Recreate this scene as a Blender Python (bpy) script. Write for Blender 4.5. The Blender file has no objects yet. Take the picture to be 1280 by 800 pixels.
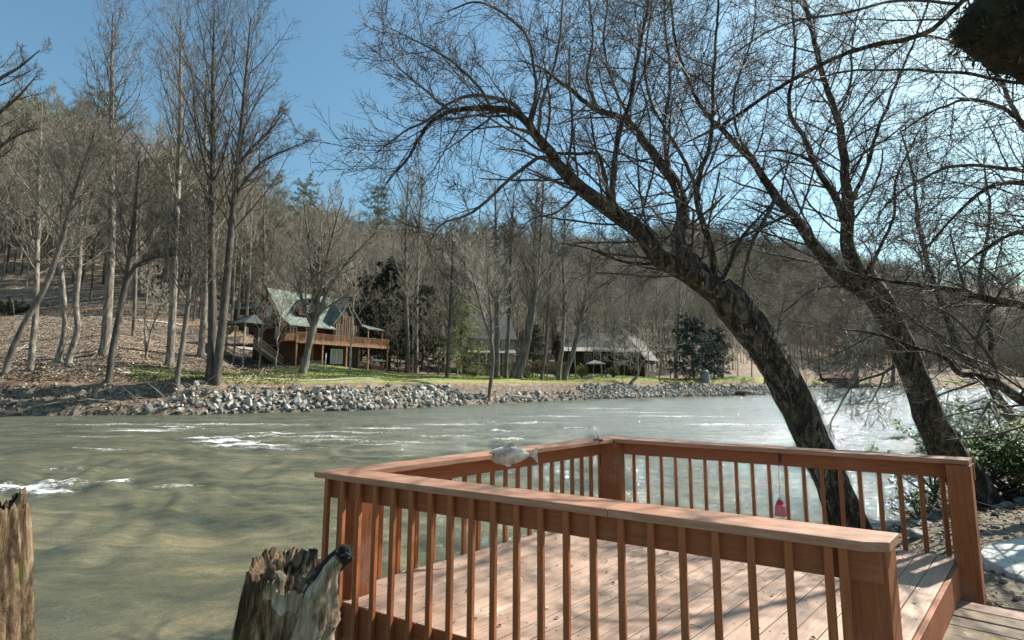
import bpy, bmesh, math, random
import numpy as np
from mathutils import Vector, Matrix, noise as mnoise
random.seed(7)
RNG = np.random.default_rng(11)
SC = bpy.context.scene
COL = SC.collection

# ------------------------------------------------------------------ camera, sky, sun, exposure
F, CY, PITCH, ROLL = 622.97, 399.54, 0.1193, 0.0052
HC = 2.9                                   # eye height above the river
SUN_AZ, SUN_EL = math.radians(61), math.radians(41)   # azimuth from +Y towards +X
EXPOSURE = 1.0
cam_d = bpy.data.cameras.new('camera'); cam = bpy.data.objects.new('camera', cam_d); COL.objects.link(cam)
cam_d.sensor_width = 36.0; cam_d.sensor_fit = 'HORIZONTAL'; cam_d.lens = F / 1280 * 36
cam_d.clip_start = 0.05; cam_d.clip_end = 4000
_c, _s = math.cos(PITCH), math.sin(PITCH); _P = np.array([[1, 0, 0], [0, _c, _s], [0, -_s, _c]])
_c, _s = math.cos(ROLL), math.sin(ROLL); _Q = np.array([[_c, 0, _s], [0, 1, 0], [-_s, 0, _c]])
RM = _Q @ _P                               # rows: right, forward, up
m = Matrix(((RM[0][0], RM[2][0], -RM[1][0], 0), (RM[0][1], RM[2][1], -RM[1][1], 0), (RM[0][2], RM[2][2], -RM[1][2], HC), (0, 0, 0, 1)))
cam.matrix_world = m
SC.camera = cam

world = bpy.data.worlds.new('World'); SC.world = world; world.use_nodes = True
wn = world.node_tree.nodes; wl = world.node_tree.links
bg = wn['Background']; sky = wn.new('ShaderNodeTexSky'); sky.sky_type = 'NISHITA'; sky.sun_disc = False
sky.sun_elevation = SUN_EL; sky.sun_rotation = SUN_AZ; sky.altitude = 100; sky.air_density = 1.35; sky.dust_density = 1.5; sky.ozone_density = 0.9
tint = wn.new('ShaderNodeMix'); tint.data_type = 'RGBA'; tint.blend_type = 'MULTIPLY'; tint.inputs[0].default_value = 1; tint.inputs[7].default_value = (.70, .97, 1, 1)
wl.new(sky.outputs['Color'], tint.inputs[6]); wl.new(tint.outputs[2], bg.inputs['Color']); bg.inputs['Strength'].default_value = 0.078
sun_d = bpy.data.lights.new('sun', 'SUN'); sun_d.energy = 5.0; sun_d.angle = math.radians(0.5); sun_d.color = (1.0, 0.95, 0.87)
sun = bpy.data.objects.new('sun', sun_d); COL.objects.link(sun)
SD = Vector((math.sin(SUN_AZ) * math.cos(SUN_EL), math.cos(SUN_AZ) * math.cos(SUN_EL), math.sin(SUN_EL)))
sun.rotation_euler = SD.to_track_quat('Z', 'Y').to_euler(); sun.location = (60, 30, 80)
SC.view_settings.view_transform = 'Standard'; SC.view_settings.look = 'None'
SC.view_settings.exposure = EXPOSURE; SC.view_settings.gamma = 1; SC.view_settings.use_curve_mapping = False

# ------------------------------------------------------------------ helpers
def ray(x, y):
    return RM.T @ np.array([(x - 640) / F, 1, (CY - y) / F])
def at_z(x, y, z):
    d = ray(x, y); return np.array([0, 0, HC]) + d * ((z - HC) / d[2])
def at_y(x, y, Y):
    d = ray(x, y); return np.array([0, 0, HC]) + d * (Y / d[1])
def tag(o, label=None, cat=None, group=None, kind=None):
    if label: o['label'] = label
    if cat: o['category'] = cat
    if group: o['group'] = group
    if kind: o['kind'] = kind
    return o
def empty(name, loc=(0, 0, 0), rz=0.0):
    o = bpy.data.objects.new(name, None); COL.objects.link(o); o.location = loc; o.rotation_euler = (0, 0, rz)
    o.empty_display_size = 0.2
    return o
def link(name, me, parent=None, loc=None):
    o = bpy.data.objects.new(name, me); COL.objects.link(o)
    if parent: o.parent = parent
    if loc is not None: o.location = loc
    return o
def mesh_np(name, V, Fq, mats, smooth=False, midx=None, quad=True):
    """V (n,3), Fq (m,4 or 3)"""
    V = np.asarray(V, dtype=np.float32); Fq = np.asarray(Fq, dtype=np.int32)
    me = bpy.data.meshes.new(name); k = Fq.shape[1]
    me.vertices.add(len(V)); me.vertices.foreach_set('co', V.ravel())
    me.loops.add(Fq.size); me.loops.foreach_set('vertex_index', Fq.ravel())
    me.polygons.add(len(Fq)); me.polygons.foreach_set('loop_start', np.arange(0, Fq.size, k, dtype=np.int32))
    try: me.polygons.foreach_set('loop_total', np.full(len(Fq), k, dtype=np.int32))
    except Exception: pass
    for mt in (mats if isinstance(mats, (list, tuple)) else [mats]): me.materials.append(mt)
    if midx is not None: me.polygons.foreach_set('material_index', np.asarray(midx, dtype=np.int32))
    me.polygons.foreach_set('use_smooth', np.full(len(Fq), smooth, dtype=bool))
    me.update(calc_edges=True)
    return me
def add_attr(me, name, vals):
    a = me.attributes.new(name, 'FLOAT', 'POINT'); a.data.foreach_set('value', np.asarray(vals, dtype=np.float32))

class MB:
    """collects boxes, prisms and tubes into one mesh"""
    def __init__(s): s.v = []; s.f = []
    def raw(s, vs, fs):
        b = len(s.v); s.v += [tuple(map(float, p)) for p in vs]; s.f += [tuple(b + i for i in f) for f in fs]; return s
    def box(s, a, b):
        x0, y0, z0 = a; x1, y1, z1 = b
        return s.raw([(x0, y0, z0), (x1, y0, z0), (x1, y1, z0), (x0, y1, z0), (x0, y0, z1), (x1, y0, z1), (x1, y1, z1), (x0, y1, z1)],
                     [(0, 3, 2, 1), (4, 5, 6, 7), (0, 1, 5, 4), (1, 2, 6, 5), (2, 3, 7, 6), (3, 0, 4, 7)])
    def prism(s, poly, z0, z1):
        a = sum(poly[i][0] * poly[(i + 1) % len(poly)][1] - poly[(i + 1) % len(poly)][0] * poly[i][1] for i in range(len(poly)))
        if a < 0: poly = poly[::-1]
        n = len(poly)
        return s.raw([(p[0], p[1], z0) for p in poly] + [(p[0], p[1], z1) for p in poly],
                     [tuple(range(n))[::-1], tuple(range(n, 2 * n))] + [(i, (i + 1) % n, n + (i + 1) % n, n + i) for i in range(n)])
    def slab(s, pts, th, nrm=(0, 0, 1)):
        """flat polygon with thickness th along -nrm"""
        n = len(pts); d = Vector(nrm).normalized() * -th
        return s.raw([tuple(p) for p in pts] + [tuple(Vector(p) + d) for p in pts],
                     [tuple(range(n)), tuple(range(n, 2 * n))[::-1]] + [(i, n + i, n + (i + 1) % n, (i + 1) % n) for i in range(n)])
    def beam(s, p, q, w, h, up=(0, 0, 1)):
        p = Vector(p); q = Vector(q); t = (q - p).normalized(); a = t.cross(Vector(up)).normalized() * (w / 2); b = a.cross(t).normalized() * (h / 2)
        vs = [p - a - b, p + a - b, p + a + b, p - a + b, q - a - b, q + a - b, q + a + b, q - a + b]
        return s.raw(vs, [(0, 1, 2, 3), (4, 7, 6, 5), (0, 4, 5, 1), (1, 5, 6, 2), (2, 6, 7, 3), (3, 7, 4, 0)])
    def tube(s, pts, rs, n=8):
        b = len(s.v); K = len(pts)
        T = [(Vector(pts[min(i + 1, K - 1)]) - Vector(pts[max(i - 1, 0)])).normalized() for i in range(K)]
        a = T[0].orthogonal()
        for i in range(K):
            e = (a - T[i] * a.dot(T[i])).normalized(); g = T[i].cross(e); r = rs[i] if isinstance(rs, (list, tuple)) else rs
            for j in range(n):
                th = 2 * math.pi * j / n; s.v.append(tuple(Vector(pts[i]) + (e * math.cos(th) + g * math.sin(th)) * r))
        for i in range(K - 1):
            for j in range(n):
                s.f.append((b + i * n + j, b + i * n + (j + 1) % n, b + (i + 1) * n + (j + 1) % n, b + (i + 1) * n + j))
        s.f.append(tuple(range(b, b + n))[::-1]); s.f.append(tuple(range(b + (K - 1) * n, b + K * n)))
        return s
    def mesh(s, name, mat, smooth=False):
        me = bpy.data.meshes.new(name); me.from_pydata(s.v, [], s.f); me.materials.append(mat)
        if smooth: me.polygons.foreach_set('use_smooth', [True] * len(me.polygons))
        me.update(); return me
    def build(s, name, mat, parent=None, smooth=False, bevel=0):
        o = link(name, s.mesh(name, mat, smooth), parent)
        if bevel:
            b = o.modifiers.new('bevel', 'BEVEL'); b.width = bevel; b.segments = 2; b.limit_method = 'ANGLE'
        return o

# ------------------------------------------------------------------ materials
def new_mat(name):
    mt = bpy.data.materials.new(name); mt.use_nodes = True; nt = mt.node_tree
    return mt, nt, nt.nodes['Principled BSDF']
def N(nt, typ, **kw):
    n = nt.nodes.new(typ)
    for k, v in kw.items():
        if k.startswith('i_'):
            key = k[2:]; n.inputs[int(key) if key.isdigit() else key].default_value = v
        else: setattr(n, k, v)
    return n
def ramp(nt, src, stops):
    r = nt.nodes.new('ShaderNodeValToRGB'); e = r.color_ramp.elements
    while len(e) < len(stops): e.new(0.5)
    for i, (p, c) in enumerate(stops):
        e[i].position = p; e[i].color = (*c, 1) if len(c) == 3 else c
    nt.links.new(src, r.inputs[0]); return r.outputs[0]
def mixc(nt, fac, a, b, mode='MIX'):
    mx = nt.nodes.new('ShaderNodeMix'); mx.data_type = 'RGBA'; mx.blend_type = mode
    for sock, v in ((mx.inputs[0], fac), (mx.inputs[6], a), (mx.inputs[7], b)):
        if hasattr(v, 'is_output'): nt.links.new(v, sock)
        elif isinstance(v, (int, float)): sock.default_value = v
        else: sock.default_value = (*v, 1)
    return mx.outputs[2]
def coords(nt, scale=(1, 1, 1), kind='Object'):
    tc = nt.nodes.new('ShaderNodeTexCoord'); mp = nt.nodes.new('ShaderNodeMapping'); mp.inputs['Scale'].default_value = scale
    nt.links.new(tc.outputs[kind], mp.inputs[0]); return mp.outputs[0]
def noise(nt, vec, scale, detail=4, rough=0.6, dist=0):
    n = nt.nodes.new('ShaderNodeTexNoise'); n.inputs['Scale'].default_value = scale; n.inputs['Detail'].default_value = detail
    n.inputs['Roughness'].default_value = rough; n.inputs['Distortion'].default_value = dist
    nt.links.new(vec, n.inputs['Vector']); return n.outputs['Fac']
def bump(nt, bsdf, src, strength, dist, prev=None):
    b = nt.nodes.new('ShaderNodeBump'); b.inputs['Strength'].default_value = strength; b.inputs['Distance'].default_value = dist
    nt.links.new(src, b.inputs['Height'])
    if prev is not None: nt.links.new(prev, b.inputs['Normal'])
    nt.links.new(b.outputs[0], bsdf.inputs['Normal']); return b.outputs[0]
def mott(name, cols, scale=4, stretch=(1, 1, 1), rough=0.85, bst=0.5, bd=0.02, detail=6, spec=0.3, lo=0.3, hi=0.7, island=0.0):
    mt, nt, b = new_mat(name); v = coords(nt, stretch); n = noise(nt, v, scale, detail)
    k = len(cols); c = ramp(nt, n, [(lo + (hi - lo) * i / max(1, k - 1), cols[i]) for i in range(k)])
    if island:
        g = nt.nodes.new('ShaderNodeNewGeometry')
        mr = N(nt, 'ShaderNodeMapRange'); mr.inputs[3].default_value = 1 - island; mr.inputs[4].default_value = 1 + island
        nt.links.new(g.outputs['Random Per Island'], mr.inputs[0])
        vm = nt.nodes.new('ShaderNodeVectorMath'); vm.operation = 'SCALE'; nt.links.new(c, vm.inputs[0]); nt.links.new(mr.outputs[0], vm.inputs['Scale']); c = vm.outputs[0]
    nt.links.new(c, b.inputs['Base Color']); b.inputs['Roughness'].default_value = rough; b.inputs['Specular IOR Level'].default_value = spec
    if bst: bump(nt, b, noise(nt, v, scale * 3, detail), bst, bd)
    return mt
M = {}
M['bark_far'] = mott('pale_bark', [(.12, .10, .08), (.27, .235, .19), (.42, .375, .31)], 3.2, (1, 1, .3), bst=.5, bd=.04, lo=.35, hi=.65)
M['bark_hero'] = mott('hill_bark', [(.07, .058, .046), (.17, .145, .115), (.31, .275, .225)], 4.5, (1, 1, .3), bst=.7, bd=.05, lo=.35, hi=.65, detail=9)
M['bark_mid'] = mott('grey_bark', [(.05, .042, .033), (.12, .10, .08), (.22, .19, .155)], 3, (1, 1, .25), bst=.4, bd=.03)
M['bark_dark'] = mott('dark_bark', [(.03, .025, .02), (.07, .058, .046), (.13, .11, .09)], 3, (1, 1, .3), bst=.4, bd=.03)
M['twig_far'] = mott('far_twigs', [(.17, .14, .11), (.27, .235, .185), (.40, .355, .29)], .4, bst=0, rough=.9)
M['twig_pale'] = mott('pale_twigs', [(.34, .30, .24), (.5, .45, .38)], .5, bst=0)  # paler tan wood for some twigs, fallen sticks and the drift log
M['twig_red'] = mott('budding_twigs', [(.25, .10, .08), (.36, .17, .13)], .6, bst=0)
M['pine'] = mott('pine_needles', [(.07, .09, .03), (.13, .14, .055), (.19, .19, .08)], 1.1, bst=0, rough=.7)
M['hemlock'] = mott('hemlock_needles', [(.012, .02, .01), (.03, .042, .02), (.055, .065, .035)], 1.3, bst=0, rough=.8)
M['holly'] = mott('dark_conifer', [(.012, .028, .02), (.03, .05, .036), (.05, .075, .05)], 1.6, bst=0, rough=.6)
M['lightgreen'] = mott('young_leaves', [(.16, .19, .06), (.28, .30, .12)], 1.3, bst=0, rough=.7)
M['rock'] = mott('riprap_rock', [(.10, .095, .08), (.25, .24, .21), (.46, .44, .39)], 1.6, rough=.85, bst=.5, bd=.03, island=.45)
def wetline(mt):
    nt = mt.node_tree; b = nt.nodes['Principled BSDF']; src = b.inputs['Base Color'].links[0].from_socket; g = nt.nodes.new('ShaderNodeNewGeometry'); sx = nt.nodes.new('ShaderNodeSeparateXYZ'); nt.links.new(g.outputs['Position'], sx.inputs[0])
    r = ramp(nt, sx.outputs['Z'], [(.12, (.35, .34, .32)), (.34, (1, 1, 1))]); nt.links.new(mixc(nt, 1.0, src, r, 'MULTIPLY'), b.inputs['Base Color'])
wetline(M['rock'])
M['rock_brown'] = mott('brown_rock', [(.10, .07, .05), (.24, .18, .13), (.38, .33, .27)], 2.5, bst=.6, bd=.02, island=.35)
M['rock_shore'] = mott('shore_rock', [(.10, .09, .075), (.25, .235, .20), (.45, .43, .39)], 7, bst=.6, bd=.01, detail=9)
M['slab'] = mott('slab_rock', [(.36, .36, .33), (.52, .52, .49), (.66, .65, .62)], 5, bst=.5, bd=.008, detail=9)
M['stain'] = None

def wood_paint(name, cols, grain_axis, wear=(.45, .33, .27), island=.12, rough=.62, wearamt=.62):
    mt, nt, b = new_mat(name)
    st = [14, 14, 14]; st[grain_axis] = 0.9
    v = coords(nt, tuple(st)); g = noise(nt, v, 5, 8, .65, .6)
    v2 = coords(nt, (1, 1, 1)); n2 = noise(nt, v2, 2.2, 5)
    c = ramp(nt, g, [(.25, cols[0]), (.55, cols[1]), (.8, cols[2])])
    w = ramp(nt, n2, [(wearamt - .08, (0, 0, 0)), (wearamt + .14, (1, 1, 1))])
    ws = nt.nodes.new('ShaderNodeMath'); ws.operation = 'MULTIPLY'; nt.links.new(w, ws.inputs[0]); nt.links.new(g, ws.inputs[1])
    c = mixc(nt, ws.outputs[0], c, wear)
    geo = nt.nodes.new('ShaderNodeNewGeometry'); mr = N(nt, 'ShaderNodeMapRange'); mr.inputs[3].default_value = 1 - island; mr.inputs[4].default_value = 1 + island
    nt.links.new(geo.outputs['Random Per Island'], mr.inputs[0])
    vm = nt.nodes.new('ShaderNodeVectorMath'); vm.operation = 'SCALE'; nt.links.new(c, vm.inputs[0]); nt.links.new(mr.outputs[0], vm.inputs['Scale'])
    # scattered knots and specks of dirt
    vor = nt.nodes.new('ShaderNodeTexVoronoi'); vor.inputs['Scale'].default_value = 3.3; nt.links.new(v2, vor.inputs['Vector'])
    k = ramp(nt, vor.outputs['Distance'], [(.025, (.55, .5, .5)), (.06, (1, 1, 1))])
    c = mixc(nt, 1.0, vm.outputs[0], k, 'MULTIPLY')
    nt.links.new(c, b.inputs['Base Color']); b.inputs['Roughness'].default_value = rough; b.inputs['Specular IOR Level'].default_value = .35
    bump(nt, b, g, .35, .004)
    return mt
M['rail'] = wood_paint('rail_stain', [(.20, .060, .019), (.31, .103, .035), (.40, .155, .062)], 2)
M['cap'] = wood_paint('cap_stain', [(.21, .11, .075), (.29, .16, .115), (.38, .235, .18)], 0, wearamt=.52)
M['floor'] = None

# ================================================================== SETTING: terrain, water
FAR = np.array([(-400, 20), (-120, 30), (-60, 34.5), (-38, 37.7), (-33, 38.9), (-26, 40.2), (-14.6, 46.4), (-3.7, 59.5), (6.9, 72.3), (25.3, 88.2), (44, 99), (56, 107), (66, 125), (92, 172), (118, 206), (209, 250), (290, 284), (600, 330)], float)
NEAR = np.array([(-400, 2), (-60, 3.4), (-6, 3.7), (-2.5, 4.1), (0, 4.8), (2, 5.9), (4.0, 7.7), (5.3, 9.1), (7.8, 10.6), (11, 13.6), (17, 17.2), (40, 24), (90, 30), (400, 50)], float)
def seg_dist(P, L):
    best = np.full(len(P), 1e9)
    for a, b in zip(L[:-1], L[1:]):
        ab = b - a; t = np.clip(((P - a) @ ab) / (ab @ ab), 0, 1); best = np.minimum(best, np.hypot(*(P - a - t[:, None] * ab).T))
    return best
def polar_side(P, L):
    """positive where the point lies beyond the line (larger y at the same x)"""
    return np.sign(P[:, 1] - np.interp(P[:, 0], L[:, 0], L[:, 1]) + 1e-9)
HCOL = [-1.6, -1.03, -.787, -.626, -.546, -.417, -.225, .096, .417, .52, .62, .738, 1.03, 1.5]
HPRO = [
 [(36, 3.0), (50, 5.2), (72, 12), (78, 12.3), (84, 15.5), (150, 58), (220, 92), (300, 96)],
 [(40, 3.0), (52, 4.9), (73, 12), (79, 12.3), (85, 15.6), (150, 57), (220, 90), (300, 94)],
 [(41, 3.0), (50, 4.4), (73, 11.6), (79, 11.9), (84, 14.5), (150, 46), (220, 70), (300, 74)],
 [(43, 2.9), (52, 3.5), (65, 7.4), (76, 10.8), (81, 11.0), (86, 13), (150, 36), (220, 56), (300, 60)],
 [(45, 2.9), (60, 3.7), (72, 5.6), (82, 8.6), (100, 14), (150, 32), (220, 50), (300, 55)],
 [(48, 2.8), (60, 3.9), (68, 5.1), (90, 6.2), (105, 10), (150, 30), (220, 50), (300, 56)],
 [(58, 2.8), (75, 3.5), (90, 4.5), (110, 8), (150, 24), (220, 48), (300, 56)],
 [(76, 2.7), (100, 3.2), (120, 5), (150, 16), (200, 38), (260, 56), (360, 70)],
 [(95, 2.7), (130, 3.2), (150, 6), (200, 25), (300, 75), (400, 95)],
 [(112, 2.7), (170, 3.2), (205, 3.8), (280, 34), (400, 100)],
 [(150, 2.7), (210, 3.2), (245, 4), (330, 40), (450, 112)],
 [(180, 2.7), (230, 3.3), (260, 5), (350, 32), (500, 112), (620, 125)],
 [(285, 2.7), (320, 3.3), (360, 8), (450, 35), (600, 118), (700, 125)],
 [(330, 2.7), (360, 3.3), (420, 10), (600, 100), (800, 120)]]
def gnoise(x, y, s, seed=0):
    """cheap smooth value noise from sines"""
    r = np.random.default_rng(seed); o = np.zeros_like(x)
    for i in range(9):
        a = r.uniform(0, 2 * np.pi); k = s * r.uniform(.6, 2.2); o += np.sin((x * np.cos(a) + y * np.sin(a)) * k + r.uniform(0, 6.28)) / 9
    return o * 1.7
def terrain(x, y):
    x = np.asarray(x, float); y = np.asarray(y, float); P = np.stack([x.ravel(), y.ravel()], 1)
    X, Y = P[:, 0], P[:, 1]
    t = np.clip(X / np.maximum(Y, 1), -1.6, 1.5)
    zs = np.stack([np.interp(Y, [p[0] for p in pr], [p[1] for p in pr]) for pr in HPRO])
    idx = np.clip(np.searchsorted(HCOL, t) - 1, 0, len(HCOL) - 2); hc = np.array(HCOL)
    w = (t - hc[idx]) / (hc[idx + 1] - hc[idx]); w = np.clip(w, 0, 1)
    zf = zs[idx, np.arange(len(X))] * (1 - w) + zs[idx + 1, np.arange(len(X))] * w
    d = seg_dist(P, FAR) * polar_side(P, FAR)
    hill = np.clip((Y - 78) / 60, 0, 1)
    zf = zf + gnoise(X, Y, .09, 1) * 2.2 * hill + gnoise(X, Y, .35, 2) * .14 + gnoise(X, Y, 1.1, 12) * .06 * (Y > 40) + gnoise(X, Y, .04, 5) * 5 * np.clip((Y - 130) / 80, 0, 1)
    # bank step; the bare cut bank on the left is steeper at its top
    cut = np.clip((-25.0 - X) / 3, 0, 1)
    jag = gnoise(X, Y, 1.3, 3) * .35 + gnoise(X, Y, 3.1, 4) * .18
    dd = d + jag * cut
    st1 = np.clip(dd / 3.4, 0, 1)
    prof_r = st1 * 2.35
    prof_c = np.interp(dd, [0, .5, 1.6, 2.3, 2.6, 3.4], [0, .75, 1.15, 1.35, 2.2, 2.45])
    bank = prof_r * (1 - cut) + prof_c * cut
    bl = np.clip((d - 3.0) / 1.6, 0, 1); bl = bl * bl * (3 - 2 * bl)
    zfar = np.where(d > 0, np.where(d < 3.0, bank, bank * (1 - bl) + zf * bl), -0.15 + d * .25)
    zfar = np.maximum(zfar, -1.2)
    # near bank
    dn = -seg_dist(P, NEAR) * polar_side(P, NEAR)
    rough_ = gnoise(X, Y, 2.0, 6) * .07 + gnoise(X, Y, 5.5, 7) * .03
    zn = np.interp(dn, [-4, 0, .9, 2.2, 3.6, 60], [-1.2, -.03, .45, .98, 1.10, 1.4]) + rough_ * np.clip(dn * 1.2, 0, 1)
    z = np.where(Y + 0 < np.interp(X, NEAR[:, 0], NEAR[:, 1]) + 5, np.maximum(zn, -1.2), zfar)
    return z.reshape(x.shape)
def tz(x, y): return float(terrain(np.array([x]), np.array([y]))[0])

# ground: one polar sheet round the camera
ang = np.concatenate([np.radians(np.linspace(-180, -64, 40, endpoint=False)), np.radians(np.linspace(-64, 62, 760, endpoint=False)), np.radians(np.linspace(62, 180, 40, endpoint=False))])
rad = np.concatenate([[0.02], np.geomspace(.8, 34, 150), np.linspace(34.3, 130, 260)[0:], np.geomspace(131, 1600, 90)])
A, R = np.meshgrid(ang, rad, indexing='ij'); GX = np.sin(A) * R; GY = np.cos(A) * R
# farther shore needs true polar distance: terrain() works on x,y
GZ = terrain(GX, GY)
na, nr = GX.shape
ii, jj = np.meshgrid(np.arange(na), np.arange(nr - 1), indexing='ij'); i2 = (ii + 1) % na
quads = np.stack([ii * nr + jj, ii * nr + jj + 1, i2 * nr + jj + 1, i2 * nr + jj], -1).reshape(-1, 4)
V = np.stack([GX, GY, GZ], -1).reshape(-1, 3)
def ground_mat():
    mt, nt, b = new_mat('ground')
    v = coords(nt); n1 = noise(nt, v, 3.0, 9, .75); n2 = noise(nt, v, .35, 5, .6); n3 = noise(nt, v, 14, 6, .8); n4 = noise(nt, v, 1.1, 9, .82, .4)
    mm = N(nt, 'ShaderNodeMath', operation='ADD'); nt.links.new(n1, mm.inputs[0]); nt.links.new(n4, mm.inputs[1]); mh = N(nt, 'ShaderNodeMath', operation='MULTIPLY'); nt.links.new(mm.outputs[0], mh.inputs[0]); mh.inputs[1].default_value = .5; mixl = mh.outputs[0]
    litter = ramp(nt, mixl, [(.34, (.035, .025, .016)), (.45, (.12, .09, .062)), (.53, (.24, .185, .135)), (.64, (.42, .34, .26))])
    soil = ramp(nt, mixl, [(.3, (.10, .06, .035)), (.5, (.23, .14, .085)), (.75, (.34, .24, .16))])
    redsoil = ramp(nt, n1, [(.32, (.03, .022, .016)), (.48, (.12, .09, .066)), (.60, (.26, .215, .165)), (.72, (.40, .35, .28))])
    grass = ramp(nt, mixl, [(.3, (.08, .11, .028)), (.47, (.17, .205, .055)), (.56, (.26, .26, .10)), (.7, (.40, .34, .19))])
    near = ramp(nt, n3, [(.3, (.10, .085, .06)), (.5, (.24, .205, .155)), (.62, (.33, .29, .22)), (.8, (.50, .46, .38))])
    at = lambda nm: N(nt, 'ShaderNodeAttribute', attribute_name=nm).outputs['Fac']
    def jit(a, n, k=.6):
        m1 = N(nt, 'ShaderNodeMath', operation='MULTIPLY_ADD'); nt.links.new(n, m1.inputs[0]); m1.inputs[1].default_value = k; m1.inputs[2].default_value = -k / 2
        m2 = N(nt, 'ShaderNodeMath', operation='ADD'); nt.links.new(a, m2.inputs[0]); nt.links.new(m1.outputs[0], m2.inputs[1])
        return ramp(nt, m2.outputs[0], [(.4, (0, 0, 0)), (.6, (1, 1, 1))])
    c = mixc(nt, jit(at('soil'), n2, 1.2), litter, soil)
    c = mixc(nt, jit(at('grass'), n2, 1.6), c, grass)
    c = mixc(nt, jit(at('redsoil'), n2, .7), c, redsoil)
    c = mixc(nt, jit(at('near'), n2, .2), c, near)
    wet = ramp(nt, at('wet'), [(.2, (1, 1, 1)), (.8, (.45, .42, .38))])
    c = mixc(nt, 1.0, c, wet, 'MULTIPLY')
    nt.links.new(c, b.inputs['Base Color']); b.inputs['Roughness'].default_value = .95; b.inputs['Specular IOR Level'].default_value = .15
    bp = bump(nt, b, n1, .7, .12); bump(nt, b, n3, .8, .02, bp)
    return mt
me = mesh_np('ground', V, quads, ground_mat(), smooth=True)
P2 = V[:, :2]; Xg, Yg, Zg = V.T; dF = seg_dist(P2, FAR) * polar_side(P2, FAR); tg = Xg / np.maximum(Yg, 1)
gs = np.interp(tg, [-.82, -.78, -.6, -.5, -.4, 1.2], [0, .45, .8, 1, 1, 1]) * np.clip((dF - 3.2) / .8, 0, 1) * np.clip((np.interp(tg, [-.8, -.6, -.5, -.42, -.2, .1, .4, .7, 1.2], [7, 11, 20, 24, 26, 30, 13, 11, 11]) - dF) / 4, 0, 1)
gs = gs * np.where(tg > .2, np.clip((4.3 - Zg) / .6, 0, 1), 1); add_attr(me, 'grass', gs)
add_attr(me, 'redsoil', np.clip((dF + .3) * 2, 0, 1) * np.clip((3.3 - dF) * 2, 0, 1) * (Yg > 20) * np.clip((17 - Xg) / 3, 0, 1))
add_attr(me, 'soil', np.clip(1 - abs(Yg - 83 - gnoise(Xg, Yg, .3, 9)) / 3.2, 0, 1) * (tg < -.55) + np.clip((dF - 3) * 2, 0, 1) * np.clip((4.4 - dF), 0, 1) * .8)
nearm = (Yg < np.interp(Xg, NEAR[:, 0], NEAR[:, 1]) + 4).astype(float)
add_attr(me, 'near', nearm); add_attr(me, 'wet', np.clip((.22 - Zg) / .2, 0, 1) * nearm)
tag(link('ground', me), kind='structure')

# hillside drive and bank-top path
def strip(name, line, w, mat, lift=.05, n=160):
    L = np.array(line, float); s = np.concatenate([[0], np.cumsum(np.hypot(*np.diff(L, axis=0).T))]); u = np.linspace(0, s[-1], n)
    C = np.stack([np.interp(u, s, L[:, 0]), np.interp(u, s, L[:, 1])], 1); T = np.gradient(C, axis=0); T /= np.hypot(*T.T)[:, None]; Nn = np.stack([-T[:, 1], T[:, 0]], 1)
    cols = 7; vs = []
    for k in range(cols):
        o = (k / (cols - 1) - .5) * w * (1 + .12 * gnoise(C[:, 0], C[:, 1], .8, 20 + k)); q = C + Nn * o[:, None]; z = terrain(q[:, 0], q[:, 1]) + lift; vs.append(np.stack([q[:, 0], q[:, 1], z], 1))
    Vv = np.stack(vs, 1).reshape(-1, 3); ii, jj = np.meshgrid(np.arange(n - 1), np.arange(cols - 1), indexing='ij')
    q = np.stack([ii * cols + jj, (ii + 1) * cols + jj, (ii + 1) * cols + jj + 1, ii * cols + jj + 1], -1).reshape(-1, 4)
    return tag(link(name, mesh_np(name, Vv, q, mat, True)), kind='structure')
gravel = mott('drive_gravel', [(.30, .29, .27), (.46, .45, .43), (.58, .57, .55)], 6, bst=.4, bd=.02, detail=8)
strip('road', [(-110, 75.5), (-78, 76), (-60, 76), (-52, 76.5), (-46, 78), (-40, 81), (-34, 86)], 3.4, gravel, .16)
pathm = mott('path_sand', [(.22, .19, .14), (.34, .30, .23), (.44, .40, .31)], 3, bst=.3, bd=.03, detail=8)
Fl = FAR[4:10]; dirn = np.gradient(Fl, axis=0); dirn /= np.hypot(*dirn.T)[:, None]; off = np.stack([-dirn[:, 1], dirn[:, 0]], 1) * 5.0
strip('path', [tuple(p) for p in (Fl + off)[:4]], 1.3, pathm, .04)

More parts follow.
